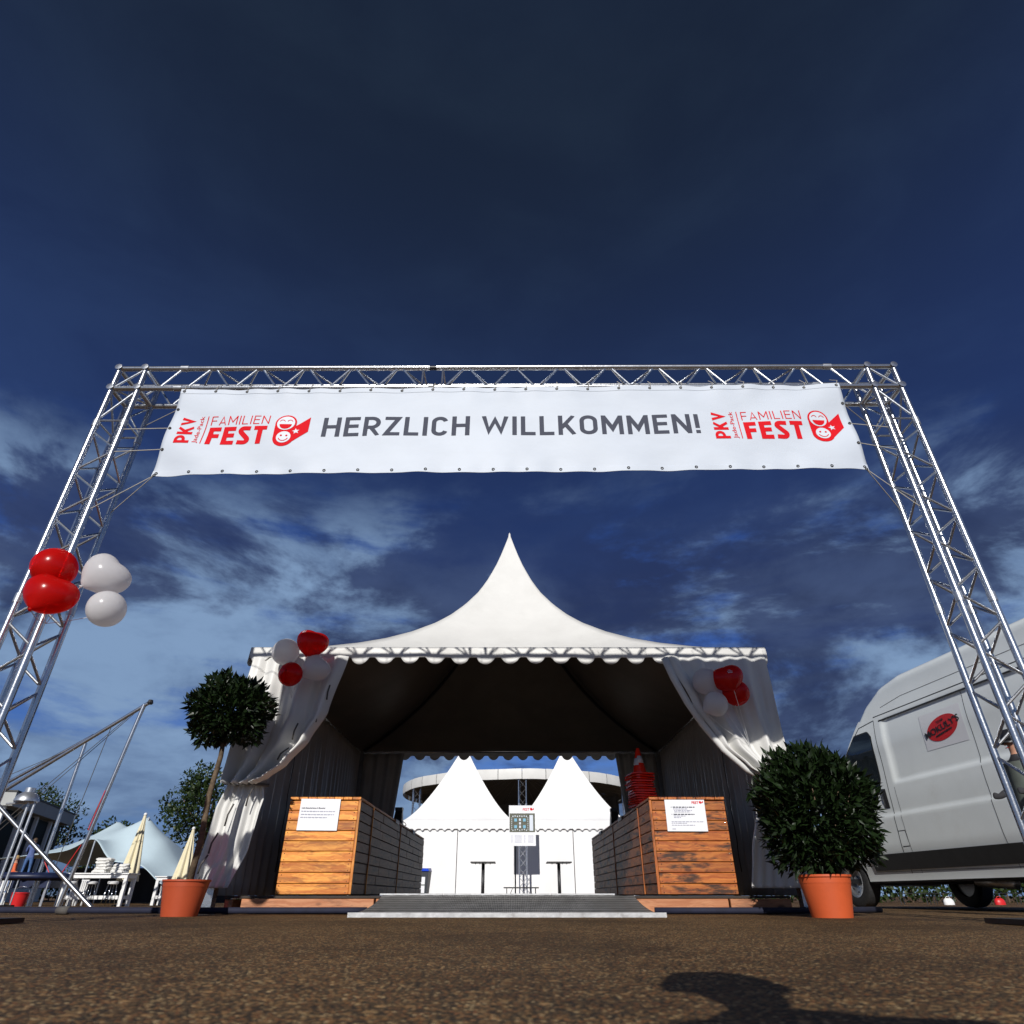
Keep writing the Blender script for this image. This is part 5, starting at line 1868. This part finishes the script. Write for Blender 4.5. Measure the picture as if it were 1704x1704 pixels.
# hedges closing the far edge of the ground
def hedge(x0, x1, y, h, lb, seed):
    t = thing('hedge', ((x0 + x1) / 2, y, gz(0, y)), lb, 'hedge', 'hedges at the edge of the ground')
    rs = np.random.RandomState(seed)
    n = int((x1 - x0) * h * 90)
    pos = np.stack([rs.uniform(-(x1 - x0) / 2, (x1 - x0) / 2, n), rs.uniform(-0.6, 0.6, n), rs.uniform(0, 1, n) ** 0.7 * h], 1)
    pos[:, 2] *= 0.85 + 0.15 * np.sin(pos[:, 0] * 1.3) * np.sin(pos[:, 0] * 0.37 + 1)
    ax = rs.normal(size=(n, 3)); ax /= np.linalg.norm(ax, axis=1)[:, None]
    side = np.cross(ax, rs.normal(size=(n, 3))); side /= np.linalg.norm(side, axis=1)[:, None]
    foliage('foliage', M['leaf_tree'], t, (pos, ax, side, np.cross(ax, side), rs.uniform(0.7, 1.4, n), None), 0.30, 0.20)
    for i in range(int((x1 - x0) / 2)):
        x = x0 + 1 + 2 * i - (x0 + x1) / 2
        MB().tube([(x, 0, 0), (x + 0.05, 0, h * 0.8)], 0.05, 5, True, 0.02).build('stem', M['bark'], t)


hedge(14.0, 46.0, 46.0, 1.7, 'dark hedge seen in the gap under the van', 21)
hedge(-52.0, -12.0, 62.0, 2.0, 'dark hedge behind the stretch tent', 22)


# trees
def tree(x, y, h, cr, lb, seed, n=2600, leaf=0.34):
    t = thing('broadleaf_tree', (x, y, gz(x, y)), lb, 'tree', 'trees behind the fairground')
    MB().tube([(0, 0, 0), (0.1, 0, h * 0.35), (0.0, 0.1, h * 0.62)], 0.28, 10, True, 0.12).build('trunk', M['bark'], t, True)
    for q in range(6):
        an = q * 1.05 + seed
        MB().tube([(0.05, 0, h * 0.38), (cr * 0.35 * math.cos(an), cr * 0.35 * math.sin(an), h * 0.58), (cr * 0.65 * math.cos(an), cr * 0.65 * math.sin(an), h * (0.66 + 0.05 * (q % 3)))], 0.10, 6, True, 0.03).build('limb', M['bark'], t, True)
    rs = np.random.RandomState(seed)
    frs = []
    for q in range(13):
        dv = rs.normal(size=3); dv /= np.linalg.norm(dv)
        c = np.array([0, 0, h * 0.66]) + dv * np.array([cr * 0.62, cr * 0.62, h * 0.24])
        s_ = rs.uniform(0.32, 0.52)
        frs.append(leaf_frames(n // 13, c, (cr * s_, cr * s_, cr * s_ * 0.8), seed * 20 + q, 2.0, 0.25, 0.3, 0.15))
    allf = tuple(np.concatenate([f[i] for f in frs]) for i in range(6))
    foliage('crown', M['leaf_tree'], t, allf, leaf, leaf * 0.6)


tree(-22.6, 52, 9.2, 3.9, 'dark dense tree standing behind the bay tree stem', 3, 5200, 0.30)
tree(-44.5, 66, 9.3, 4.0, 'green tree rising over the hall roof by the steel hood', 4, 3000, 0.34)
tree(-31.8, 56, 5.4, 2.4, 'small tree at the corner of the hall by the bungee pole', 6, 2200, 0.26)
tree(-27.4, 47, 2.8, 1.5, 'low bushy tree in front of the stretch tent edge', 8, 1400, 0.2)


# ------------------------------------------------------------------ people
def person(name, loc, rz, label, J, RAD, regions, scale=1.0):
    """J joints, RAD radii; skinned body turned into one mesh; regions(co) -> material index"""
    edges = [('pelvis', 'belly'), ('belly', 'chest'), ('chest', 'neck'), ('neck', 'head'), ('head', 'crown')]
    for s_ in 'LR':
        edges += [('chest', 'shoulder' + s_), ('shoulder' + s_, 'elbow' + s_), ('elbow' + s_, 'wrist' + s_), ('wrist' + s_, 'hand' + s_),
                  ('pelvis', 'hip' + s_), ('hip' + s_, 'knee' + s_), ('knee' + s_, 'ankle' + s_), ('ankle' + s_, 'toe' + s_)]
    names = list(J)
    me = bpy.data.meshes.new('body_cage')
    me.from_pydata([J[k] for k in names], [(names.index(a), names.index(b)) for a, b in edges], [])
    o = bpy.data.objects.new('body', me)
    col.objects.link(o)
    md = o.modifiers.new('skin', 'SKIN')
    md.use_smooth_shade = True
    for i, k in enumerate(names):
        kk = k.rstrip('LR') if k[-1] in 'LR' else k
        v = me.skin_vertices[0].data[i]
        r_ = RAD[kk]
        v.radius = r_ if isinstance(r_, tuple) else (r_, r_)
        v.use_root = (k == 'pelvis')
    sd = o.modifiers.new('sub', 'SUBSURF')
    sd.levels = sd.render_levels = 2
    bpy.context.view_layer.update()
    dg = bpy.context.evaluated_depsgraph_get()
    m2 = bpy.data.meshes.new_from_object(o.evaluated_get(dg))
    bpy.data.objects.remove(o)
    mats, fn = regions
    m2.materials.clear()
    for m_ in mats:
        m2.materials.append(m_)
    for p in m2.polygons:
        p.material_index = fn(p.center)
        p.use_smooth = True
    root = thing(name, loc, label, 'person', rz=rz)
    root.scale = (scale,) * 3
    return root, link('body', m2, root)


RADS = dict(pelvis=(0.145, 0.115), belly=(0.13, 0.105), chest=(0.155, 0.115), neck=0.055, head=(0.085, 0.10), crown=(0.07, 0.08), shoulder=0.068, elbow=0.043, wrist=0.030, hand=(0.042, 0.02), hip=0.095, knee=0.062, ankle=0.042, toe=(0.045, 0.030))


def stand(lean=0.0, reach=0.0):
    J = dict(pelvis=(0, 0, 0.95), belly=(0, 0.01, 1.12), chest=(0, lean * 0.5, 1.36), neck=(0, lean * 0.8, 1.52), head=(0, lean + 0.02, 1.64), crown=(0, lean + 0.01, 1.71))
    for s_, sg in (('L', 1), ('R', -1)):
        J['shoulder' + s_] = (sg * 0.19, lean * 0.6, 1.44)
        J['elbow' + s_] = (sg * 0.26, lean * 0.6 - 0.05 - reach * 0.1, 1.18)
        J['wrist' + s_] = (sg * (0.20 + reach * 0.10), lean * 0.6 - 0.20 - reach * 0.15, 1.10 + reach * 0.2)
        J['hand' + s_] = (sg * (0.18 + reach * 0.14), lean * 0.6 - 0.28 - reach * 0.15, 1.11 + reach * 0.2)
        J['hip' + s_] = (sg * 0.10, 0, 0.90)
        J['knee' + s_] = (sg * 0.13, -0.03, 0.50)
        J['ankle' + s_] = (sg * 0.15, 0.02, 0.09)
        J['toe' + s_] = (sg * 0.17, -0.13, 0.035)
    return J


def face(root, z, y):
    for sg in (-1, 1):
        MB().lathe([(0, -0.011), (0.010, -0.006), (0.010, 0.006), (0, 0.011)], 8).build('eye', M['black'], root, loc=(sg * 0.033, y, z))
        MB().lathe([(0, -0.03), (0.016, -0.015), (0.016, 0.02), (0, 0.03)], 8).build('ear', M['skin'], root, loc=(sg * 0.088, y + 0.10, z - 0.01))
    MB().add([(-0.012, y, z - 0.035), (0.012, y, z - 0.035), (0, y - 0.022, z - 0.03), (0, y, z + 0.0)], [(0, 1, 2), (1, 3, 2), (3, 0, 2), (0, 3, 1)]).build('nose', M['skin'], root)
    MB().box(-0.02, 0.02, y - 0.002, y + 0.006, z - 0.062, z - 0.055).build('mouth', M['redcloth'], root)


def hair_cap(root, z, y, m, r=0.105, long_=0.0):
    MB().grid(lambda u, v: (r * 0.93 * math.sin(PI * 0.62 * v) * math.cos(2 * PI * u), y + r * 1.1 * math.sin(PI * 0.62 * v) * math.sin(2 * PI * u) + 0.012, z + r * math.cos(PI * 0.62 * v) - long_ * v * max(0, math.sin(2 * PI * u))), 28, 12).build('hair', m, root, True)


def reg(zc, ztop, mats):
    def fn(c):
        if c.z > 1.49:
            return 2
        if abs(c.x) > 0.17 and c.z < 1.28 and c.z > 1.0 and c.y < -0.1:
            return 2
        if c.z > 0.93:
            return 0
        return 1 if c.z > 0.10 else 3
    return mats, fn


zp = 0.70
rt, b_ = person('person', (-19.95, 29.6, 0.70), R(200), 'person in blue shirt and jeans standing on the navy bungee pad', stand(0.06, 0.8), RADS, reg(0, 0, [M['blue_shirt'], M['denim'], M['skin'], M['dark_cloth']]), 0.86)
face(rt, 1.65, -0.035)
hair_cap(rt, 1.67, 0.07, M['hair'])
o = thing('trampoline_deck', (-19.95, 29.6, gz(0, 29)), 'navy covered deck under the person in blue', 'deck')
MB().box(-1.7, 1.7, -0.8, 0.8, 0.62, 0.892).build('cover', M['navy'], o)
for sx_ in (-1, 1):
    for sy in (-1, 1):
        MB().tube([(sx_ * 1.5, sy * 0.7, 0), (sx_ * 1.5, sy * 0.7, 0.62)], 0.03, 8).build('leg', M['steel'], o)
rt, b_ = person('person', (-19.62, 28.4, gz(0, 28)), R(120), 'person with fair hair in a bright orange top by the steel hood', stand(0.02, 0.2), RADS, reg(0, 0, [M['orange_shirt'], M['denim'], M['skin'], M['dark_cloth']]), 0.98)
face(rt, 1.65, -0.075)
hair_cap(rt, 1.67, 0.03, M['blond'], 0.105, 0.12)

rt, b_ = person('person', (4.46, 5.85, 0), R(-90), 'person in black with a dark peaked cap standing between the van and the gate post', stand(0.02, 0.1), RADS, ([M['dark_cloth'], M['trim'], M['skin'], M['black']], lambda c: 2 if c.z > 1.52 else (0 if c.z > 0.93 else (1 if c.z > 0.1 else 3))), 0.80)
face(rt, 1.65, -0.075)
MB().lathe([(0.112, -0.02), (0.116, 0.02), (0.105, 0.07), (0.07, 0.105), (0.0, 0.115)], 24, (0, 0.03, 1.68)).build('cap', M['black'], rt, True)
MB().grid(lambda u, v: (0.105 * math.cos(PI * u) * (1 - 0.15 * v), 0.03 - 0.09 * math.sin(PI * u) - 0.11 * v * math.sin(PI * u), 1.672 - 0.035 * v), 16, 4).build('cap_peak', M['black'], rt, True)
MB().grid(lambda u, v: ((0.17 + 0.06 * v) * math.cos(PI * (0.15 + 1.7 * u) - PI / 2 + PI), 0.02 + (0.145 + 0.04 * v) * math.sin(PI * (0.15 + 1.7 * u) - PI / 2 + PI) , 1.44 - 0.62 * v), 30, 8).build('open_jacket', M['jacket'], rt, True)

# the photographer crouches behind the lens; only the shadow falls into view
J = dict(pelvis=(-0.10, 0.10, 0.33), belly=(-0.11, 0.06, 0.47), chest=(-0.10, -0.03, 0.68), neck=(-0.05, -0.09, 0.83), head=(-0.02, -0.13, 0.94), crown=(-0.01, -0.12, 1.00))
for s_, sg in (('L', 1), ('R', -1)):
    J['shoulder' + s_] = (-0.12 + sg * 0.19, -0.05, 0.76)
    J['elbow' + s_] = (-0.12 + sg * 0.30, -0.20, 0.56)
    J['wrist' + s_] = (-0.12 + sg * 0.16, -0.33, 0.40)
    J['hand' + s_] = (-0.12 + sg * 0.11, -0.38, 0.37)
    J['hip' + s_] = (-0.12 + sg * 0.11, 0.08, 0.31)
    J['knee' + s_] = (-0.12 + sg * 0.20, -0.28, 0.42)
    J['ankle' + s_] = (-0.12 + sg * 0.18, -0.06, 0.09)
    J['toe' + s_] = (-0.12 + sg * 0.20, -0.22, 0.035)


def reg2(c):
    if c.z > 0.80:
        return 2
    if c.y < -0.30 and c.z > 0.33 and abs(c.x + 0.12) < 0.17:
        return 2
    if c.z > 0.46 and not (c.y < -0.24 and c.z < 0.48):
        return 0
    return 1 if c.z > 0.11 else 3


rt, b_ = person('person', (0.17, -0.42, 0), R(180 - 6), 'crouching photographer in dark clothes behind the entrance view', J, RADS, ([M['dark_cloth'], M['denim'], M['skin'], M['black']], reg2))
face(rt, 0.945, -0.225)
MB().lathe([(0.120, -0.012), (0.124, 0.0), (0.112, 0.008), (0.108, 0.06), (0.085, 0.10), (0.0, 0.11)], 28, (-0.02, -0.11, 0.975)).build('hat', M['dark_cloth'], rt, True)

# ------------------------------------------------------------------ far seats under the van
st_me = MB().box(-0.9, 0.9, -0.13, 0.13, 0.44, 0.47).mesh('seat', M['plate'])
lg_me = MB().tube([(0, -0.10, 0.0), (0, -0.08, 0.44)], 0.02, 5).mesh('leg', M['seam'])
k = 0
for (x, y) in ((18.6, 34.0), (20.8, 35.0), (22.9, 34.2), (25.6, 34.8), (28.5, 34.0), (26.8, 36.5)):
    t = thing('beer_bench', (x, y, gz(x, y)), 'slim metal legged bench seen in the gap under the van', 'bench', 'benches seen under the van', rz=rnd.uniform(-0.5, 0.5))
    link('seat', st_me, t)
    for sx_ in (-0.75, 0.75):
        link('leg', lg_me, t, (sx_, 0, 0))
        link('leg', lg_me, t, (sx_, 0, 0), (0, 0, PI))
for (x, y, m_, lb) in ((22.2, 33.6, 'redcloth', 'red bag on the ground seen under the van'), (20.0, 33.8, 'white', 'white bag on the ground seen under the van'), (21.3, 33.9, 'navy', 'navy bag on the ground seen under the van')):
    t = thing('bag', (x, y, gz(x, y)), lb, 'bag')
    MB().grid(lambda u, v: ((0.24 - 0.10 * v ** 4) * math.cos(2 * PI * u), (0.15 - 0.08 * v ** 4) * math.sin(2 * PI * u), 0.26 * v), 16, 6).build('sack', M[m_], t, True)
    MB().tube([(0.10 * math.cos(i * PI / 6), 0, 0.25 + 0.08 * math.sin(i * PI / 6)) for i in range(7)], 0.012, 5).build('handle', M[m_], t)
